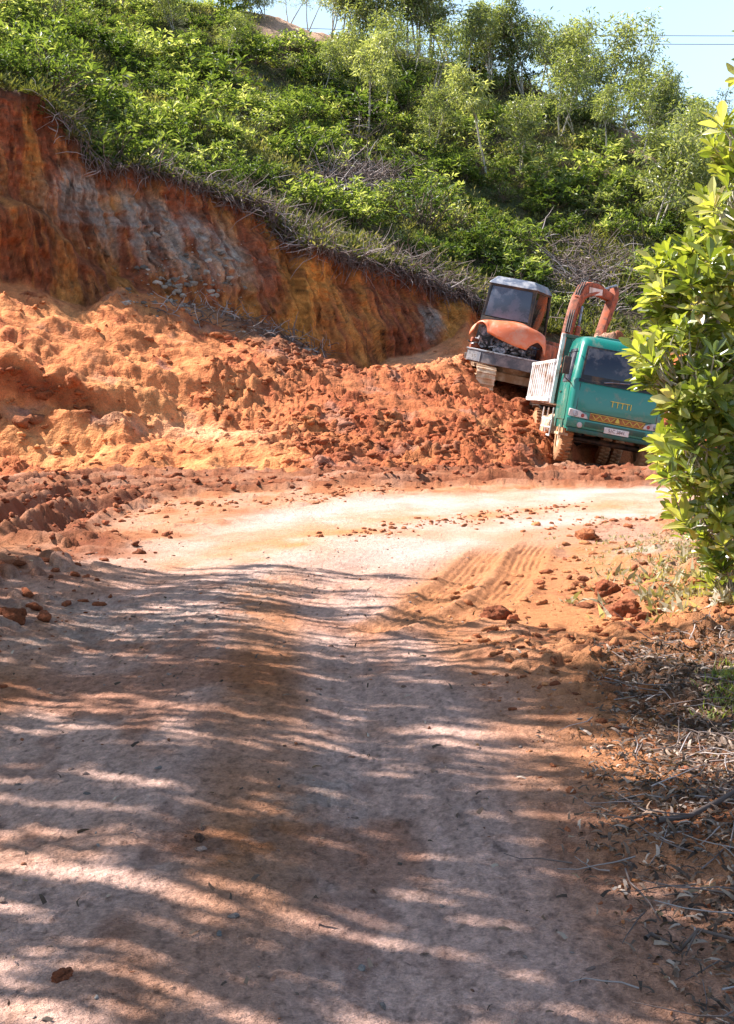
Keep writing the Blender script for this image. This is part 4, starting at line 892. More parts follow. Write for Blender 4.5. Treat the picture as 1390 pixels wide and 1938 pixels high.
# lower valance and bumper
on_front(-.97, .97, .66, .835, .05, .16, 'bumper', TEAL, truck, bev=.03)
bb = MB().box((0, .04, .615), (1.84, .12, .09), .02).build('lower_bumper', TEALD, truck)
on_front(-.60, .62, .70, .80, .054, .02, 'bumper_recess', TEALD, truck)
pl = on_front(-.20, .30, .655, .765, .068, .012, 'number_plate', WHITEP, truck, bev=.004)
text_mesh('plate_lettering', '51C 2841', .085, .002, plain('plate_ink', (.12, .05, .05), .6), truck, MF(.05, .71, .072))
for s_ in (-1, 1):
    x_ = s_*.755
    h = MB(); h.prism([(x_-s_*.0+s_*.19, .86), (x_-s_*.21, .85), (x_-s_*.17, .93), (x_-s_*.02, .985), (x_+s_*.19, 1.0)], 'y', -.022, .06, .01); hl = h.build('headlight', LAMPG, truck)
    MB().cyl((x_+s_*.06, -.024, .92), (0, 1, 0), .052, .03, 16).build('lens', STEEL, hl); MB().cyl((x_-s_*.09, -.022, .905), (0, 1, 0), .035, .03, 14).build('turn_signal', REDL, hl)
    fl = MB().cyl((s_*.70, -.045, .72), (0, 1, 0), .055, .05, 16).build('fog_lamp', LAMPG, truck)
    # side window, door line, step, mirror
    def sx(z): return s_*(float(np.interp(z, [.62, .8, 1.3, 1.52, 1.6, 2.2, 2.32], [.95, .97, .975, .97, .965, .90, .875]))+.006)
    m = MB(); t_ = s_*.012
    m.hexa([(sx(1.5), .30, 1.50), (sx(1.5), 1.25, 1.50), (sx(1.5)+t_, 1.25, 1.50), (sx(1.5)+t_, .30, 1.50)], [(sx(2.15), .50, 2.15), (sx(2.15), 1.25, 2.15), (sx(2.15)+t_, 1.25, 2.15), (sx(2.15)+t_, .50, 2.15)], .004)
    dr_ = MB(); dr_.hexa([(sx(.9), .22, .78), (sx(.9), 1.32, .78), (sx(.9)+t_*.7, 1.32, .78), (sx(.9)+t_*.7, .22, .78)], [(sx(1.48), .26, 1.46), (sx(1.48), 1.32, 1.46), (sx(1.48)+t_*.7, 1.32, 1.46), (sx(1.48)+t_*.7, .26, 1.46)], .006)
    door = dr_.build('door', TEAL, truck); m.build('door_window', GLASSD, door)
    MB().box((sx(1.3)+s_*.018, 1.18, 1.30), (.02, .15, .03), .006).build('door_handle', BLACK, door)
    mi = MB(); mi.box((s_*1.13, .14, 1.78), (.05+.10, .06, .34), .03); mir = mi.build('mirror', BLACK, truck)
    MB().tube([(s_*.93, .26, 2.08), (s_*1.12, .14, 2.02), (s_*1.13, .14, 1.55), (s_*.96, .18, 1.45)], .012, 6).build('mirror_arm', BLACK, mir)
    st = MB(); st.box((s_*.93, .55, .50), (.20, .55, .05), .01); st.box((s_*.93, .30, .58), (.05, .04, .18), .006); st.box((s_*.93, .80, .58), (.05, .04, .18), .006); st.build('step', MUDDY, truck)
    fe = MB(); fe.prism([(.30, .62), (.34, .86), (.5, 1.0), (1.1, 1.0), (1.28, .86), (1.32, .62), (1.22, .62), (1.17, .82), (1.05, .91), (.55, .91), (.45, .82), (.40, .62)], 'x', s_*.70, s_*.985, 0); fe.build('wheel_arch', TEALD, truck)
MB().box((0, .7, 2.44), (1.1, .16, .03), .012).build('roof_trim', TEAL, truck)
# chassis
ch = MB()
for s_ in (-1, 1): ch.box((s_*.36, 2.7, .80), (.09, 5.0, .20), .01)
for yy_ in (.3, 1.7, 3.0, 4.2, 5.1): ch.box((0, yy_, .80), (.72, .1, .14), .01)
ch.cyl((0, .80, .46), (1, 0, 0), .06, 1.6, 12); ch.cyl((0, 4.05, .46), (1, 0, 0), .08, 1.5, 12); ch.lathe([(0, -.2), (.16, -.12), (.2, 0), (.16, .12), (0, .2)], Matrix.Translation((0, 4.05, .46)), 16)
ch.box((0, .9, .95), (.8, 1.1, .35), .05); ch.build('chassis', DARKM, truck)
tk = MB(); tk.cyl((-.80, 2.35, .66), (0, 1, 0), .21, .62, 20, .03); tk.build('fuel_tank', MUDDY, truck)
bx_ = MB(); bx_.box((-.84, 2.9, .62), (.3, .4, .34), .02); bx_.build('battery_box', MUDDY, truck)
gd = MB()
for zz_ in (.42, .58, .74): gd.tube([(-.98, 1.75, zz_), (-.98, 3.15, zz_)], .02, 6)
for yy_ in (1.75, 2.45, 3.15): gd.tube([(-.98, yy_, .40), (-.98, yy_, .98)], .018, 6)
gd.build('side_guard', BEDM, truck)
def wheel(x_, y_, dual):
    R, W = .46, .24; M = Matrix.Translation((x_, y_, .46)) @ Matrix.Rotation(math.radians(90), 4, 'Y')
    pr = [(.24, -W/2), (.30, -W/2-.01), (R-.06, -W/2), (R-.01, -W/2+.035), (R, 0), (R-.01, W/2-.035), (R-.06, W/2), (.30, W/2+.01), (.24, W/2)]
    t = MB(); t.lathe(pr, M, 36)
    for k in range(30):
        a = k/30*2*math.pi
        for q in (-1, 1): t.box((x_+q*W*.25, y_+math.cos(a+q*.05)*R, .46+math.sin(a+q*.05)*R), (W*.44, .045, .035), .006, ('X', a+math.pi/2*0))
    wh_ = t.build('wheel', TYRE, truck)
    s_ = 1 if x_ > 0 else -1
    r = MB(); r.lathe([(.245, -.08), (.245, .08), (.20, .07), (.17, .0), (.09, .0), (.085, .05), (0, .06)], Matrix.Translation((x_+s_*.02, y_, .46)) @ Matrix.Rotation(math.radians(90*s_), 4, 'Y'), 28)
    r.build('rim', MUDDY, wh_); return wh_
for s_ in (-1, 1): wheel(s_*.82, .80, 0); wheel(s_*.92, 4.05, 1); wheel(s_*.64, 4.05, 1)
for s_ in (-1, 1):
    f = MB(); f.prism([(3.45, .95), (3.6, 1.02), (4.5, 1.02), (4.65, .95), (4.65, .93), (4.5, .99), (3.6, .99), (3.45, .93)], 'x', s_*.55, s_*1.05, 0); f.build('mudguard', BLACK, truck)
# tipping bed
bed = empty('bed'); bed.parent = truck
def side_panel(s_):
    m = MB(); X0 = s_*1.06
    m.box((X0, 3.55, 1.50), (.05, 3.46, .76), .006)
    m.box((X0+s_*.035, 3.55, 1.90), (.10, 3.5, .07), .01); m.box((X0+s_*.035, 3.55, 1.12), (.10, 3.5, .08), .01)
    for k in range(11): m.box((X0+s_*.045, 1.90+k*.33, 1.51), (.07, .075, .72), .01)
    return m
for s_ in (-1, 1): side_panel(s_).build('bed_side', BEDM, truck)
bpy.data.objects.remove(bed)
MB().box((0, 3.55, 1.08), (2.08, 3.46, .06), .006).build('bed_floor', BEDM, truck)
hb = MB(); hb.box((0, 1.80, 1.74), (1.96, .05, 1.36), .008); hb.box((0, 1.77, 2.43), (2.02, .10, .07), .01)
for k in range(7): hb.box((-.84+k*.28, 1.755, 1.72), (.06, .05, 1.34), .008)
hb.build('headboard', TEALD, truck)
hp = MB(); hp.prism([(1.71, 1.05), (1.86, 1.05), (1.86, 2.1), (1.82, 2.47), (1.71, 2.47)], 'x', -1.09, -1.01, .008); hp.build('headboard_post', BEDM, truck)
hp = MB(); hp.prism([(1.71, 1.05), (1.86, 1.05), (1.86, 2.1), (1.82, 2.47), (1.71, 2.47)], 'x', 1.01, 1.09, .008); hp.build('headboard_post', BEDM, truck)
tg = MB(); tg.box((0, 5.30, 1.50), (2.16, .05, .80), .008); tg.build('tailgate', BEDM, truck)
# heap of soil in the bed: its own thing
TM = Matrix.LocRotScale(truck.location, truck.rotation_euler, truck.scale)
gx, gy = np.meshgrid(np.linspace(-1.02, 1.02, 110), np.linspace(1.84, 5.26, 170))
edge = np.minimum(np.minimum(1.02-np.abs(gx), .25+gy*0+.0*(gy)), np.minimum(gy-1.84, 5.26-gy))
gz = 1.68+.74*np.clip(1-(np.abs(gx-.15)/1.05)**2, 0, 1)*np.clip(np.minimum((gy-1.5)/.6, (5.4-gy)/1.5), 0, 1)+.12*fbm(gx*1.5, gy*1.5, None, 3, 301)+clods(gx, gy, .30, 302, .7, .45)*.9+clods(gx, gy, .13, 303, .6, .45)*.8
gz = np.where(gy < 2.6, gz+.22*np.exp(-((gy-2.15)/.3)**2)*(gx > -.75), gz)
edge0 = (np.arange(gz.size).reshape(gz.shape)*0).astype(bool); edge0[0] = edge0[-1] = True; edge0[:, 0] = edge0[:, -1] = True
gz = np.where(edge0, 1.14, gz)
lv = np.stack([gx, gy, gz], -1).reshape(-1, 3)
lc = mixc(col(.52, .30, .20)*np.ones(gx.shape+(1,)), RED*1.2, sstep(-.2, .4, fbm(gx*2, gy*2, None, 3, 304))).reshape(-1, 3)
lme = np_mesh('soil_load', lv, grid_faces(*gx.shape), rough_soil, True, {'soil': lc}); lo = link('soil_load', lme); lo.matrix_world = TM
tag(lo, 'heap of pinkish red soil filling the bed of the teal truck', 'soil')

# ------------------------------------------------------------------ the excavator
ex = empty('excavator', (3.36, 31.7, 1.10)); ex.scale = (1.08, 1.05, 1.07); ex.rotation_euler = (math.radians(2), math.radians(11.5), math.radians(0))
EXM = Matrix.LocRotScale(ex.location, ex.rotation_euler, ex.scale)
HY = Matrix.Rotation(math.radians(-22), 4, 'Z')                # the upper body is swung to the right
tag(ex, 'orange excavator with dark cab standing on the mud heap behind the dump truck', 'excavator')
# tracks
for s_ in (-1, 1):
    x_ = s_*.66; W = .40
    prof = []
    for k in range(9): a = -math.pi/2-k/8*math.pi; prof.append((-.98+.30*math.cos(a), .32+.30*math.sin(a)))
    for k in range(9): a = math.pi/2-k/8*math.pi; prof.append((.98+.30*math.cos(a), .32+.30*math.sin(a)))
    tr = MB(); n = len(prof); v = [(x_-W/2, *p) for p in prof]+[(x_+W/2, *p) for p in prof]
    inn = [(p[0]*.94, .32+(p[1]-.32)*.84) for p in prof]; v += [(x_-W/2, *p) for p in inn]+[(x_+W/2, *p) for p in inn]
    f = []
    for i in range(n):
        j = (i+1) % n; f += [(i, j, n+j, n+i), (2*n+i, 2*n+j, 3*n+j, 3*n+i), (i, j, 2*n+j, 2*n+i), (n+i, n+j, 3*n+j, 3*n+i)]
    tr._add(v, f); track = tr.build('track', MUDDY, ex)
    sh = MB(); per = []
    for i in range(n):
        a, b = Vector((0, *prof[i])), Vector((0, *prof[(i+1) % n])); d = (b-a).length; m_ = max(1, int(round(d/.135)))
        for q in range(m_): per.append((a.lerp(b, (q+.5)/m_), math.atan2(b.z-a.z, b.y-a.y)))
    for p_, an in per: sh.box((x_, p_.y, p_.z), (W+.02, .035, .06), .006, ('X', an))
    sh.build('track_shoes', MUDDY, track)
    fr_ = MB(); fr_.box((x_, 0, .32), (W*.45, 1.7, .24), .03)
    for yy_ in (-.6, -.2, .2, .6): fr_.cyl((x_, yy_, .14), (1, 0, 0), .09, W*.7, 14)
    fr_.build('track_frame', MUDDY, track)
    sp_ = MB(); sp_.cyl((x_, -.98, .32), (1, 0, 0), .22, W*.5, 20, .02); sp_.cyl((x_+s_*.1, -.98, .32), (1, 0, 0), .12, W*.7, 16, .02); sp_.build('sprocket', MUDDY, track)
MB().box((0, 0, .46), (1.0, 1.0, .2), .04).cyl((0, 0, .62), (0, 0, 1), .42, .16, 28).build('undercarriage', MUDDY, ex)
bl = MB(); bl.prism([(1.30, .02), (1.38, .0), (1.46, .2), (1.46, .36), (1.38, .40)], 'x', -.85, .85, .008); bl.box((-.4, 1.0, .28), (.08, .7, .1), .01); bl.box((.4, 1.0, .28), (.08, .7, .1), .01); bl.build('dozer_blade', MUDDY, ex)
# revolving platform and rear bumper
U = lambda: MB(HY)
def arc(r, a0, a1, n, cx=0, cy=0): return [(cx+r*math.cos(a0+(a1-a0)*k/n), cy+r*math.sin(a0+(a1-a0)*k/n)) for k in range(n+1)]
plan = arc(1.22, math.radians(222), math.radians(318), 12)+[(.86, .75), (.62, 1.05), (-.62, 1.05), (-.86, .75)]
U().prism(plan, 'z', .70, .84, .01).build('platform', DARKM, ex)
rim_out = arc(1.24, math.radians(228), math.radians(312), 16); rim_in = arc(1.13, math.radians(312), math.radians(228), 16)
U().prism(rim_out+rim_in, 'z', .68, .93, .012).build('rear_bumper', plain('bumper_grey', (.07, .07, .085), .45, .2, dirt=(.24, .20, .20), dirt_amt=.5, dscale=4), ex)
m = U()
for sgn in (-1,): m.prism(arc(1.252, math.radians(231), math.radians(250), 6)+arc(1.235, math.radians(250), math.radians(231), 6), 'z', .70, .90, 0)
m.build('rear_lamp_panel', STEEL, ex)
ld = U(); ld.prism(arc(1.255, math.radians(227), math.radians(313), 20)+arc(1.17, math.radians(313), math.radians(227), 20), 'z', .93, .965, .006); ld.build('bumper_lip', STEEL, ex)
# bonnet: curved shell over an open engine bay
nu, nv = 41, 22; V_ = []
for i in range(nu):
    u = -1+2*i/(nu-1); ang = math.radians(270)+u*math.radians(45)
    zb = np.interp(u, [-1, -.86, -.78, -.62, -.46, -.40, -.1, .3, .55, .62, .78, .92, 1], [1.36, 1.42, 1.56, 1.60, 1.52, 1.36, 1.26, 1.17, 1.16, 1.28, 1.42, 1.36, 1.18])
    for j in range(nv):
        t = j/(nv-1)
        # profile from the cab back over the crown and down the tail
        if t < .45: q = t/.45; rr_ = .42+.60*q; zt = 1.72-.06*q
        else: q = (t-.45)/.55; a = q*math.pi/2; rr_ = 1.02+.20*math.sin(a); zt = zb+(1.66-zb)*(math.cos(a)**.9 if a < math.pi/2 else 0)
        zt -= .13*abs(u)**3
        V_.append((rr_*math.cos(ang)*1.02, rr_*math.sin(ang), zt))
F2 = [(i*nv+j, (i+1)*nv+j, (i+1)*nv+j+1, i*nv+j+1) for i in range(nu-1) for j in range(nv-1)]
hd = U()._add(V_, F2).build('bonnet', ORNG, ex, 60)
so_ = hd.modifiers.new('s', 'SOLIDIFY'); so_.thickness = .025; so_.offset = -1
# seam and warm decal line on the bonnet
for s_ in (-1, 1):
    c = U(); c.prism([(s_*.66, .98), (s_*.88, .92), (s_*.90, .2), (s_*.90, -.62), (s_*.80, -.80), (s_*.70, -.62)], 'z', .86, 1.36 if s_ > 0 else 1.20, .02); c.build('side_cover', ORNGB, ex)
c = U(); c.box((.40, .45, 1.15), (.78, .9, .60), .05); c.build('tank_cover', ORNGB, ex)
# engine bay
en = U(); en.box((.05, -.45, 1.08), (.95, .5, .34), .03)
for k in range(5): en.cyl((-.35+k*.17, -.62, 1.28), (0, .3, 1), .045, .16, 12)
en.cyl((-.55, -.72, 1.40), (0, 1, 0), .13, .2, 20, .02); en.cyl((-.52, -.78, 1.10), (0, 1, 0), .10, .18, 18, .02); en.cyl((.30, -.85, 1.06), (1, 0, 0), .085, .34, 18)
en.box((-.15, -.85, 1.02), (.22, .2, .16), .02); en.box((.02, -.90, 1.17), (.16, .12, .1), .02); en.cyl((-.02, -.95, 1.02), (0, 1, 0), .07, .12, 16); en.build('engine', ENG, ex)
rs = random.Random(5); ho = U()
for k in range(15):
    a = Vector((rs.uniform(-.75, .6), rs.uniform(-.92, -.7), rs.uniform(.98, 1.35))); b = Vector((a.x+rs.uniform(-.4, .4), rs.uniform(-.98, -.78), rs.uniform(.95, 1.3)))
    mid = (a+b)/2+Vector((0, -.06, rs.uniform(-.15, .15))); pts = [((1-t)**2)*a+2*t*(1-t)*mid+t*t*b for t in [q/8 for q in range(9)]]; ho.tube(pts, rs.uniform(.010, .022), 7)
ho.build('hoses', BLACK, ex)
pi_ = U()
for k in range(9):
    a = Vector((rs.uniform(-.8, .5), rs.uniform(-1.02, -.85), rs.uniform(.98, 1.25))); b = a+Vector((rs.uniform(-.25, .25), .02, rs.uniform(-.2, .22))); pi_.tube([a, (a+b)/2+Vector((.03, -.03, .02)), b], .014, 7)
for k in range(6): pi_.cyl((rs.uniform(-.8, .5), -.98, rs.uniform(1.0, 1.25)), (rs.uniform(-1, 1), 1, rs.uniform(-1, 1)), rs.uniform(.025, .05), .07, 12, .005)
pi_.build('pipes', STEEL, ex)
# cab
cx0, cx1, cy0, cy1, cz0, cz1 = -.82, .30, -.42, 1.02, 1.50, 2.50
cabf = U()
def post(a, b, wdt=.075): cabf.hexa([(a[0]-wdt/2, a[1]-wdt/2, a[2]), (a[0]+wdt/2, a[1]-wdt/2, a[2]), (a[0]+wdt/2, a[1]+wdt/2, a[2]), (a[0]-wdt/2, a[1]+wdt/2, a[2])],
                                    [(b[0]-wdt/2, b[1]-wdt/2, b[2]), (b[0]+wdt/2, b[1]-wdt/2, b[2]), (b[0]+wdt/2, b[1]+wdt/2, b[2]), (b[0]-wdt/2, b[1]+wdt/2, b[2])], .012)
ti = .07
post((cx0, cy0, 1.0), (cx0+ti, cy0+.05, cz1)); post((cx1, cy0, 1.0), (cx1-ti*.6, cy0+.05, cz1)); post((cx0, cy1, 1.0), (cx0+ti, cy1-.15, cz1)); post((cx1, cy1, 1.0), (cx1-ti*.6, cy1-.15, cz1))
cabf.box(((cx0+cx1)/2, cy0, 1.36), (cx1-cx0, .06, .72), .012); cabf.box((cx1, (cy0+cy1)/2, 1.22), (.05, cy1-cy0, .40), .012); cabf.box((cx0, (cy0+cy1)/2, 1.22), (.05, cy1-cy0, .40), .012)
cabf.box(((cx0+cx1)/2, cy0+.05, cz1-.03), (cx1-cx0-.05, .07, .09), .012); cabf.box((cx1-.05, (cy0+cy1)/2-.05, cz1-.03), (.07, cy1-cy0-.12, .08), .012); cabf.box((cx0+.07, (cy0+cy1)/2-.05, cz1-.03), (.07, cy1-cy0-.12, .08), .012)
cabo = cabf.build('cab', BLACK, ex)
clear = bpy.data.materials.new('tinted_clear_glass'); clear.use_nodes = True; nn_ = clear.node_tree; nn_.nodes.clear()
o_ = nn_.nodes.new('ShaderNodeOutputMaterial'); gl = nn_.nodes.new('ShaderNodeBsdfGlossy'); gl.inputs['Roughness'].default_value = .06; tp = nn_.nodes.new('ShaderNodeBsdfTransparent'); tp.inputs[0].default_value = (.36, .36, .36, 1)
fz = nn_.nodes.new('ShaderNodeFresnel'); fz.inputs[0].default_value = 1.5; mxs = nn_.nodes.new('ShaderNodeMixShader'); nn_.links.new(fz.outputs[0], mxs.inputs[0]); nn_.links.new(tp.outputs[0], mxs.inputs[1]); nn_.links.new(gl.outputs[0], mxs.inputs[2]); nn_.links.new(mxs.outputs[0], o_.inputs[0])
RGL = plain('reflecting_rear_glass', (.05, .07, .11), .12, 0, dirt=(.16, .19, .26), dirt_amt=.5, dscale=1.2)  # bluish blotches painted in for the sky's reflection
g = U(); g.hexa([(cx0+.05, cy0-.012, 1.74), (cx1-.05, cy0-.012, 1.74), (cx1-.05, cy0+.004, 1.74), (cx0+.05, cy0+.004, 1.74)], [(cx0+.11, cy0+.025, 2.42), (cx1-.085, cy0+.025, 2.42), (cx1-.085, cy0+.04, 2.42), (cx0+.11, cy0+.04, 2.42)], .003); g.build('rear_window', RGL, ex)
for X_, s_ in ((cx1, -1), (cx0, 1)):
    g = U(); g.hexa([(X_-.005, cy0+.05, 1.42), (X_+.005, cy0+.05, 1.42), (X_+.005, cy1-.05, 1.42), (X_-.005, cy1-.05, 1.42)], [(X_+s_*.045-.005, cy0+.09, 2.44), (X_+s_*.045+.005, cy0+.09, 2.44), (X_+s_*.045+.005, cy1-.18, 2.44), (X_+s_*.045-.005, cy1-.18, 2.44)], 0); g.build('side_window', clear, ex)
g = U(); g.hexa([(cx0+.05, cy1-.005, 1.1), (cx1-.05, cy1-.005, 1.1), (cx1-.05, cy1+.005, 1.1), (cx0+.05, cy1+.005, 1.1)], [(cx0+.1, cy1-.15, 2.42), (cx1-.1, cy1-.15, 2.42), (cx1-.1, cy1-.14, 2.42), (cx0+.1, cy1-.14, 2.42)], 0); g.build('front_window', clear, ex)
rf = U(); rf.hexa([(cx0-.01, cy0-.05, 2.47), (cx1+.03, cy0-.05, 2.47), (cx1+.03, cy1-.05, 2.47), (cx0-.01, cy1-.05, 2.47)], [(cx0+.12, cy0+.18, 2.66), (cx1-.10, cy0+.18, 2.66), (cx1-.10, cy1-.2, 2.66), (cx0+.12, cy1-.2, 2.66)], .05)
rfo = rf.build('cab_roof', ROOFM, ex); hx = U(); hx.box((-.25, .35, 2.672), (.52, .55, .03), .012); hx.box((.02, -.10, 2.60), (.10, .06, .06), .01); hx.build('roof_hatch', BLACK, rfo)
sb = U(); sb.box((-.33, .2, 1.62), (.46, .12, .62), .05); sb.box((-.33, .42, 1.32), (.46, .46, .12), .04); sb.box((-.33, .22, 2.02), (.26, .09, .18), .04); sb.build('seat', BLACK, ex)
MB(HY).cyl((-.90, .55, 2.05), (0, 0, 1), .015, .5, 8).box((-.94, .95, 1.95), (.05, .12, .26), .01).build('side_mirror', BLACK, ex)
# boom, stick, bucket, in place along the line towards the right and away
INV = EXM.inverted()
def E(px, py, D): return INV @ P(px, py, D)
B0, B1, B2, B3, B4 = E(1066, 672, 32.4), E(1076, 600, 32.9), E(1098, 552, 33.4), E(1120, 548, 33.9), E(1160, 566, 34.7)
wv = (B4-B0); side = Vector((wv.y, -wv.x, 0)).normalized()
def sweep(name, pts, hs, wd, mat, parent):
    m = MB(); V, F = [], []; n = len(pts)
    for i, p in enumerate(pts):
        t = (pts[min(i+1, n-1)]-pts[max(i-1, 0)]).normalized(); up = side.cross(t).normalized()
        if up.z < 0 and i < 2: up = -up
        if i and up.dot(lastup) < 0: up = -up
        lastup = up; h = hs[i]/2
        for a, b in ((-1, -1), (1, -1), (1, 1), (-1, 1)): V.append(tuple(p+side*a*wd/2+up*b*h))
    for i in range(n-1):
        for k in range(4): F.append((i*4+k, i*4+(k+1) % 4, i*4+4+(k+1) % 4, i*4+4+k))
    F += [(0, 1, 2, 3), tuple((n-1)*4+k for k in range(4))]
    m._add(V, F, .012); return m.build(name, mat, parent, 30)
def bez(pts, n):
    out = []
    for i in range(n+1):
        q = [Vector(p) for p in pts]; t = i/n
        while len(q) > 1: q = [q[k].lerp(q[k+1], t) for k in range(len(q)-1)]
        out.append(q[0])
    return out
bp_ = bez([B0, E(1080, 600, 32.9), E(1098, 556, 33.3)], 7)[:-1]+bez([E(1098, 562, 33.3), E(1106, 540, 33.5), E(1124, 550, 33.9)], 4)[:-1]+bez([E(1124, 546, 33.9), E(1142, 556, 34.3), B4], 4)
boom = sweep('boom', bp_, [.18, .21, .24, .26, .27, .28, .29, .31, .33, .33, .31, .28, .25, .22, .20, .18][:len(bp_)-1]+[.16], .20, ORNGB, ex)
dq = bp_[9]; pm = MB(); up_ = Vector((0, 0, 1)); tdir = (bp_[11]-bp_[8]).normalized(); upn = side.cross(tdir).normalized(); upn = upn if upn.z > 0 else -upn
cs = side if (side.dot(INV.to_3x3() @ Vector((0, -1, 0))) > 0) else -side
a_ = bp_[9]+cs*.108; b_2 = bp_[12]+cs*.108
pm._add([tuple(a_-upn*.12), tuple(b_2-upn*.09), tuple(b_2+upn*.05), tuple(a_+upn*.08), tuple(a_-upn*.12+cs*.01), tuple(b_2-upn*.09+cs*.01), tuple(b_2+upn*.05+cs*.01), tuple(a_+upn*.08+cs*.01)], [(0, 1, 2, 3), (4, 5, 6, 7), (0, 1, 5, 4), (1, 2, 6, 5), (2, 3, 7, 6), (3, 0, 4, 7)])
pm.build('boom_label_plate', WHITEP, boom)
S0, S1, S2 = E(1166, 548, 34.8), E(1152, 590, 34.4), E(1124, 668, 33.4)
stick = sweep('stick', [S0, S1.lerp(S0, .5), S1, S1.lerp(S2, .5), S2], [.20, .32, .28, .23, .18], .18, ORNGB, ex)
bk = MB(); lb = S2+Vector((0, 0, -.05)); ax_ = (E(1120, 700, 33.0)-S2).normalized(); fw = side.cross(ax_).normalized()
prf = [(0, 0), (.15, .20), (.38, .34), (.62, .30), (.74, .10), (.70, .06), (.58, .24), (.38, .28), (.2, .16), (.06, -.06)]
V = []
for a in (-.24, .24): V += [tuple(lb+side*a+ax_*p[0]+fw*p[1]) for p in prf]
n = len(prf); bk._add(V, [tuple(range(n)), tuple(range(n, 2*n))]+[(i, (i+1) % n, n+(i+1) % n, n+i) for i in range(n)])
bk.build('bucket', MUDDY, ex)
def ram(a, b, r, parent, name='hydraulic_cylinder'):
    mid = a.lerp(b, .58); m = MB(); m.tube([a, a.lerp(mid, .5), mid], r, 12); o = m.build(name, ORNGB, parent)
    MB().tube([mid, mid.lerp(b, .5), b], r*.5, 10).build('rod', STEEL, o)
off_ = Vector((0, 0, .30))
ram(bp_[5]+off_*.75, S0+Vector((0, 0, .10)), .062, ex); ram(bp_[0]+(B4-B0).normalized()*.28+Vector((0, 0, -.12))+cs*.16, bp_[6]-Vector((0, 0, .12))+cs*.16, .068, ex)
ram(S0.lerp(S1, .4)+(S0-bp_[12]).normalized()*.22, S2.lerp(S1, .2)+(S0-bp_[12]).normalized()*.2, .05, ex)
hb_ = MB()
for q in (-.05, 0, .05): hb_.tube([bp_[k]+side*q+Vector((0, 0, .25+.04*math.sin(k))) for k in range(1, 13)], .016, 6)
hb_.build('boom_hoses', BLACK, boom)
bs = MB(); c0 = B0+Vector((0, 0, -.30)); bs.box(tuple(c0), (.42, .46, .78), .04); bs.cyl(tuple(B0), tuple(side), .10, .5, 16); bs.build('swing_post', ORNGB, ex)

# ------------------------------------------------------------------ power lines beyond the ridge
WIRE = plain('aluminium_cable', (.16, .17, .19), .5, .6)
for py_, nm in ((62, 'upper thin power cable crossing the sky above the right end of the ridge'), (78, 'lower thin power cable crossing the sky above the right end of the ridge')):
    a, b = P(300, py_-2, 118), P(2300, py_+14, 96); t = np.linspace(0, 1, 60)
    pts = np.array([a.lerp(b, q) for q in t]); pts[:, 2] -= .9*4*t*(1-t)-.9
    tb = Tubes(); tb.add(pts, .028, 6); tag(link('power_line', tb.mesh('power_line', WIRE)), nm, 'power line', 'power lines')

# ------------------------------------------------------------------ clods, litter, weeds
def lump_proto(seed, sub=3, rough_=.5, flat=.75):
    bm = bmesh.new(); bmesh.ops.create_icosphere(bm, subdivisions=sub, radius=1); v = np.array([tuple(q.co) for q in bm.verts]); f = np.array([[q.index for q in fc.verts] for fc in bm.faces]); bm.free()
    v = v*(1+rough_*fbm(v[:, 0]*1.3+seed, v[:, 1]*1.3, v[:, 2]*1.3, 3, seed)+.16*fbm(v[:, 0]*4+seed, v[:, 1]*4, v[:, 2]*4, 3, seed+3)-.35*np.abs(fbm(v[:, 0]*1.9+seed, v[:, 1]*1.9, v[:, 2]*1.9, 3, seed+6)))[:, None]; v = v*np.array([1.25, .85, flat]); return v, f
LP = [lump_proto(401+i, 2, .85) for i in range(6)]
def clod_scatter(name, pts, sizes, cols, label):
    Vs, Fs, Cs, n = [], [], [], 0
    k = RNG.integers(0, len(LP), len(pts)); an = RNG.uniform(0, 6.28, len(pts))
    for i in range(len(pts)):
        v, f = LP[k[i]]; c_, s_ = math.cos(an[i]), math.sin(an[i]); vv = v*sizes[i]*np.array([1, RNG.uniform(.6, 1), RNG.uniform(.6, 1)])
        vv = np.stack([vv[:, 0]*c_-vv[:, 1]*s_, vv[:, 0]*s_+vv[:, 1]*c_, vv[:, 2]], -1)+pts[i]; Vs.append(vv); Fs.append(f+n); n += len(v); Cs.append(np.repeat(cols[i][None], len(v), 0))
    me = np_mesh(name, np.concatenate(Vs), np.concatenate(Fs), rough_soil, True, {'soil': np.concatenate(Cs)})
    return tag(link(name, me), label, 'soil clods', kind='stuff')
# on the bank
b0, b1 = starts['toe']+8, starts['base']-4
cand_i = RNG.integers(b0, b1, 26000); cand_j = np.searchsorted(cols_px, RNG.uniform(-80, 1120, 26000)); cand_j = np.clip(cand_j, 0, nc-1)
rg = rough[cand_i, cand_j]; kp = RNG.uniform(0, 1, len(rg)) < np.clip(rg**2.2, .02, 1)*.42; ci, cj = cand_i[kp], cand_j[kp]
pts = G3[ci, cj]; sz = .014+.085*RNG.uniform(0, 1, len(pts))**4.0+.11*(RNG.uniform(0, 1, len(pts)) > .99)
cl = cc.reshape(nr, nc, 3)[ci, cj]*RNG.uniform(.65, 1.15, (len(pts), 1)); rd = RNG.uniform(0, 1, len(pts)) > .45; cl[rd] = cl[rd]*.45+RED*.55*RNG.uniform(.6, 1.2, (rd.sum(), 1))
clod_scatter('soil_clods', pts-np.array([0, 0, .012]), sz, cl, 'broken red clods strewn over the mud bank')
rk, rs_ = [], []
for q in range(300):
    px, py = (RNG.normal(345, 55), RNG.normal(520, 34)) if q % 3 else (RNG.uniform(240, 640), 0)
    j = int(np.argmin(np.abs(cols_px-px))); i = starts['base']+int(RNG.integers(-16, 4)) if py == 0 else starts['m4']+10+int(np.argmin(np.abs(PYF[starts['m4']+10:starts['top']-20, j]-py)))
    rk.append(G3[i, j]); rs_.append(.02+.09*RNG.uniform()**3)
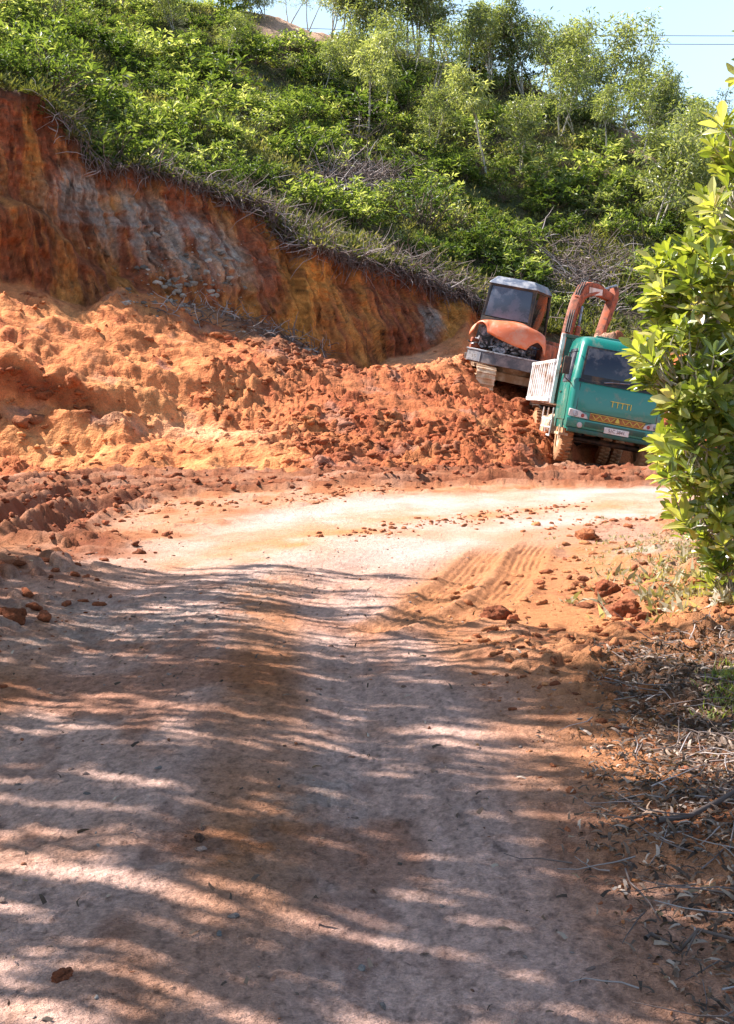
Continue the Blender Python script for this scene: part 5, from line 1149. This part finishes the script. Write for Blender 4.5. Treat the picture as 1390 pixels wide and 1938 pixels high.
clod_scatter('broken_rock', np.array(rk), np.array(rs_), np.array([GREYROCK*RNG.uniform(.35, 1.15) for _ in rk]), 'pale broken rock on and below the grey part of the cut').update_tag()
# along ruts, the road edge and the verge
pp_, ss_, cc_ = [], [], []
def add_clod(x_, y_, s_, c_): pp_.append((x_, y_)); ss_.append(s_); cc_.append(c_)
for r in RUTS:
    r = np.array(r)
    for i in range(300):
        k = RNG.integers(0, len(r)-1); t = RNG.uniform(); q = r[k]*(1-t)+r[k+1]*t+RNG.normal(0, .32, 2); add_clod(q[0], q[1], .02+.05*RNG.uniform()**2.5, RED*RNG.uniform(.7, 1.4))
for i in range(230):     # row of crumbs left by the loader along the far side of the road
    t = RNG.uniform(); q = np.array([-2.8, 15.2])*(1-t)+np.array([.4, 19.0])*t+RNG.normal(0, .28, 2); add_clod(q[0], q[1], .012+.035*RNG.uniform()**3, MUD*RNG.uniform(.6, 1.2))
for i in range(220):
    t = RNG.uniform(); q = np.array([-.4, 13.0])*(1-t)+np.array([2.6, 16.6])*t+RNG.normal(0, .25, 2); add_clod(q[0], q[1], .01+.028*RNG.uniform()**3, MUD*RNG.uniform(.6, 1.2))
for i in range(1500):
    y__ = RNG.uniform(2.2, 15); rx = np.interp(y__, [p[1] for p in R_EDGE[:8]], [p[0] for p in R_EDGE[:8]]); x__ = rx+abs(RNG.normal(0, 1.5))-.1; 
    if 8.2 < y__ < 13.2 and x__-rx < .75 and RNG.uniform() < .8: continue
    add_clod(x__, y__, .006+.038*RNG.uniform()**4*(1.1 if y__ > 7 else .4), mixc(ORANGE, RED*1.2, np.array(RNG.uniform()))*RNG.uniform(.7, 1.2))
for i in range(650):
    y__ = RNG.uniform(6.3, 10.5); x__ = RNG.uniform(.7, 3.4)
    if not (y__ > 8.4 and x__ < 1.5): add_clod(x__, y__, .007+.04*RNG.uniform()**3.5, mixc(ORANGE*.9, RED*.8, np.array(RNG.uniform()))*RNG.uniform(.7, 1.1))
for i in range(380): add_clod(RNG.uniform(-4.2, -1.9), RNG.uniform(5.5, 14), .008+.05*RNG.uniform()**3.5, RED*RNG.uniform(.6, 1.2))
for i in range(800): add_clod(RNG.uniform(-3, 1.1), RNG.uniform(2.2, 13), .003+.012*RNG.uniform()**3, mixc(GREYD, MUD, np.array(RNG.uniform()))*RNG.uniform(.5, 1.1))
pp_ = np.array(pp_); hz, _ = ground_fields(pp_[:, 0][None], pp_[:, 1][None]); ss_ = np.array(ss_)
clod_scatter('loose_clods', np.column_stack([pp_, hz[0]+ss_*.15]), ss_, np.array(cc_), 'crumbs and small clods scattered on the road and verges')
# single clods that can be told apart
for px, py, r, lb, c_ in [(942, 1172, .085, 'dark clod lying at the edge of the shade right of the road', RED*.7), (1112, 1022, .10, 'pointed clod standing on the verge below the truck', MUD*.9),
                          (1185, 1172, .10, 'large dark red clod on the sunny verge under the bush', RED*.9), (1222, 1190, .06, 'smaller dark clod touching the large one under the bush', RED*.8),
                          (1150, 1135, .10, 'flat clod among pale weeds on the verge', RED), (22, 1180, .09, 'dark clod in the shade at the left edge of the photo', RED*.7), (375, 1603, .022, 'small black pebble near the middle of the shaded road', DARKS),
                          (118, 1862, .026, 'flat dark stone in the sunlit patch at the bottom left', RED*.8), (650, 868, .17, 'big rounded clod at the foot of the mud bank', RED), (240, 800, .0, '', RED)]:
    if r <= 0: continue
    if py < 900: v = Vector(G3[(lambda j: starts['toe']+int(np.argmin(np.abs(PYF[starts['toe']:starts['base'], j]-py))))(int(np.argmin(np.abs(cols_px-px)))), int(np.argmin(np.abs(cols_px-px)))])
    else:
        D = 1.6*2500/(py-715); v = P(px, py, D); v.z = ground_z(v.x, v.y)
    vv, ff = lump_proto(int(px), 4, .6, .8); me = np_mesh('soil_clod', vv*r, ff, rough_soil, True, {'soil': np.repeat(np.clip(c_, 0, 1)[None], len(vv), 0)})
    o = link('soil_clod', me); o.location = (v.x, v.y, v.z+r*.12); o.rotation_euler = (0, 0, px*.7); tag(o, lb, 'clod', 'larger clods')
# leaf litter
def litter(name, N, fx, label, cat, mat, tmpl, ll, lw, lift=.01, tilt=.35):
    p = fx(N); h, _ = ground_fields(p[:, 0][None], p[:, 1][None]); n = len(p); a = RNG.uniform(0, 6.28, n)
    d = np.stack([np.cos(a), np.sin(a), RNG.normal(0, tilt, n)], -1); up = unit(RNG.normal(0, .45, (n, 3))+np.array([0, 0, 1.])); s_ = RNG.uniform(.45, 1.25, n)
    me = leaf_mesh(name, mat, np.column_stack([p, h[0]+lift*RNG.uniform(.3, 1.5, n)]), d, up, ll*s_, lw*s_, tmpl, RNG.uniform(0, 1, n)**1.3); return tag(link(name, me), label, cat, kind='stuff')
def lit_pts(N):
    y__ = 1.9+5.6*RNG.uniform(0, 1, N)**1.1; rx = np.interp(y__, [p[1] for p in R_EDGE], [p[0] for p in R_EDGE]); x__ = rx+RNG.gamma(2.6, .40, N)-.15+.25*np.clip(y__-4.5, 0, 3); return np.column_stack([x__, y__])
litter('leaf_litter', 19000, lit_pts, 'dry curled leaves covering the shaded right verge', 'leaf litter', M_DRYL, LEAFC, .050, .011, .009)
litter('stray_leaves', 500, lambda N: np.column_stack([RNG.uniform(-3, 1.2, N), RNG.uniform(2, 11, N)]), 'few dry leaves and bits lying on the road', 'leaves', M_DRYL, LEAFC, .045, .012, .006)
tb = Tubes()
for i in range(750):
    q = lit_pts(1)[0]; z_ = ground_z(q[0], q[1]) if i % 5 == 0 else None
    z_ = z_ if z_ is not None else lastz; lastz = z_; a = RNG.uniform(0, 6.28); pt = curve_pts((q[0], q[1], ground_z(q[0], q[1])+.015), (math.cos(a), math.sin(a), RNG.uniform(-.02, .12)), RNG.uniform(.08, .35), 4, .02, .16)
    tb.add(pt, np.linspace(.0035, .0015, 5), 3, RNG.uniform(0, 1))
tag(link('fallen_twigs', tb.mesh('fallen_twigs', M_TWIG)), 'thin dead twigs lying among the dry leaves of the verge', 'twigs', kind='stuff')
for (x1, y1, x2, y2, r, lb) in [(1.10, 3.42, 2.1, 4.0, .013, 'long dark fallen branch at the lower right, nearest the road'), (1.25, 3.3, 1.9, 3.35, .011, 'dark branch lying lowest at the right edge'), (1.0, 4.4, 1.9, 5.0, .010, 'thin bare branch on the leaf litter, upper one'),
                                (.78, 3.72, 1.16, 3.52, .007, 'short forked stick beside the orange patch at the road edge')]:
    t = np.linspace(0, 1, 9)[:, None]; a = np.array([x1, y1, ground_z(x1, y1)+.03]); b = np.array([x2, y2, ground_z(x2, y2)+.05]); p = a*(1-t)+b*t+RNG.normal(0, .018, (9, 3)); tb = Tubes(); tb.add(p, np.linspace(r, r*.4, 9), 8, .12)
    for k in (3, 5, 6): tb.add(curve_pts(p[k], unit(p[k+1]-p[k]+RNG.normal(0, .5, 3)), .2, 5, .03, .15), np.linspace(r*.5, r*.15, 6), 5, .2)
    me = tb.mesh('fallen_branch', M_TWIG); tag(link('fallen_branch', me), lb, 'branch', 'fallen branches on the verge')
# weeds and grass
def tufts(name, centres, K, h, wd, mat, label, cat, lean=.5):
    c = np.asarray(centres); hz, _ = ground_fields(c[:, 0][None], c[:, 1][None]); c3 = np.column_stack([c, hz[0]]); n = len(c3)*K
    base = np.repeat(c3, K, 0)+RNG.normal(0, .03, (n, 3))*np.array([1, 1, 0]); d = unit(rnd_dirs(n)*lean+np.array([0, 0, 1.])*RNG.uniform(.2, 1, n)[:, None]); s_ = RNG.uniform(.4, 1.2, n)
    v = np.clip(np.repeat(RNG.uniform(0, .6, len(c3)), K)+RNG.uniform(0, .4, n), 0, 1)
    me = leaf_mesh(name, mat, base, d, rnd_dirs(n), h*s_, wd*s_, LEAF4, v); return tag(link(name, me), label, cat, kind='stuff')
wp = np.column_stack([RNG.normal(2.9, .45, 450), RNG.normal(11.0, 1.1, 450)]); wp = wp[(wp[:, 0] > 1.5+.0*wp[:, 1])]
tufts('dry_weeds', wp, 8, .045, .018, M_WEED, 'pale dry weeds on the sunny verge below the bush', 'weeds', .9)
gp = np.column_stack([RNG.normal(1.88, .12, 260), RNG.normal(6.1, .28, 260)]); gp = gp[gp[:, 0] > 1.45]
tufts('grass_patch', gp, 12, .06, .007, M_GRASS, 'short bright grass at the right edge of the verge', 'grass', .7)
wl = np.column_stack([RNG.normal(2.6, .4, 260), RNG.normal(9.0, .5, 260)]); tufts('bush_litter', wl, 8, .13, .03, M_WEED, 'yellowing low leaves under the roadside bush', 'weeds', 1.0)
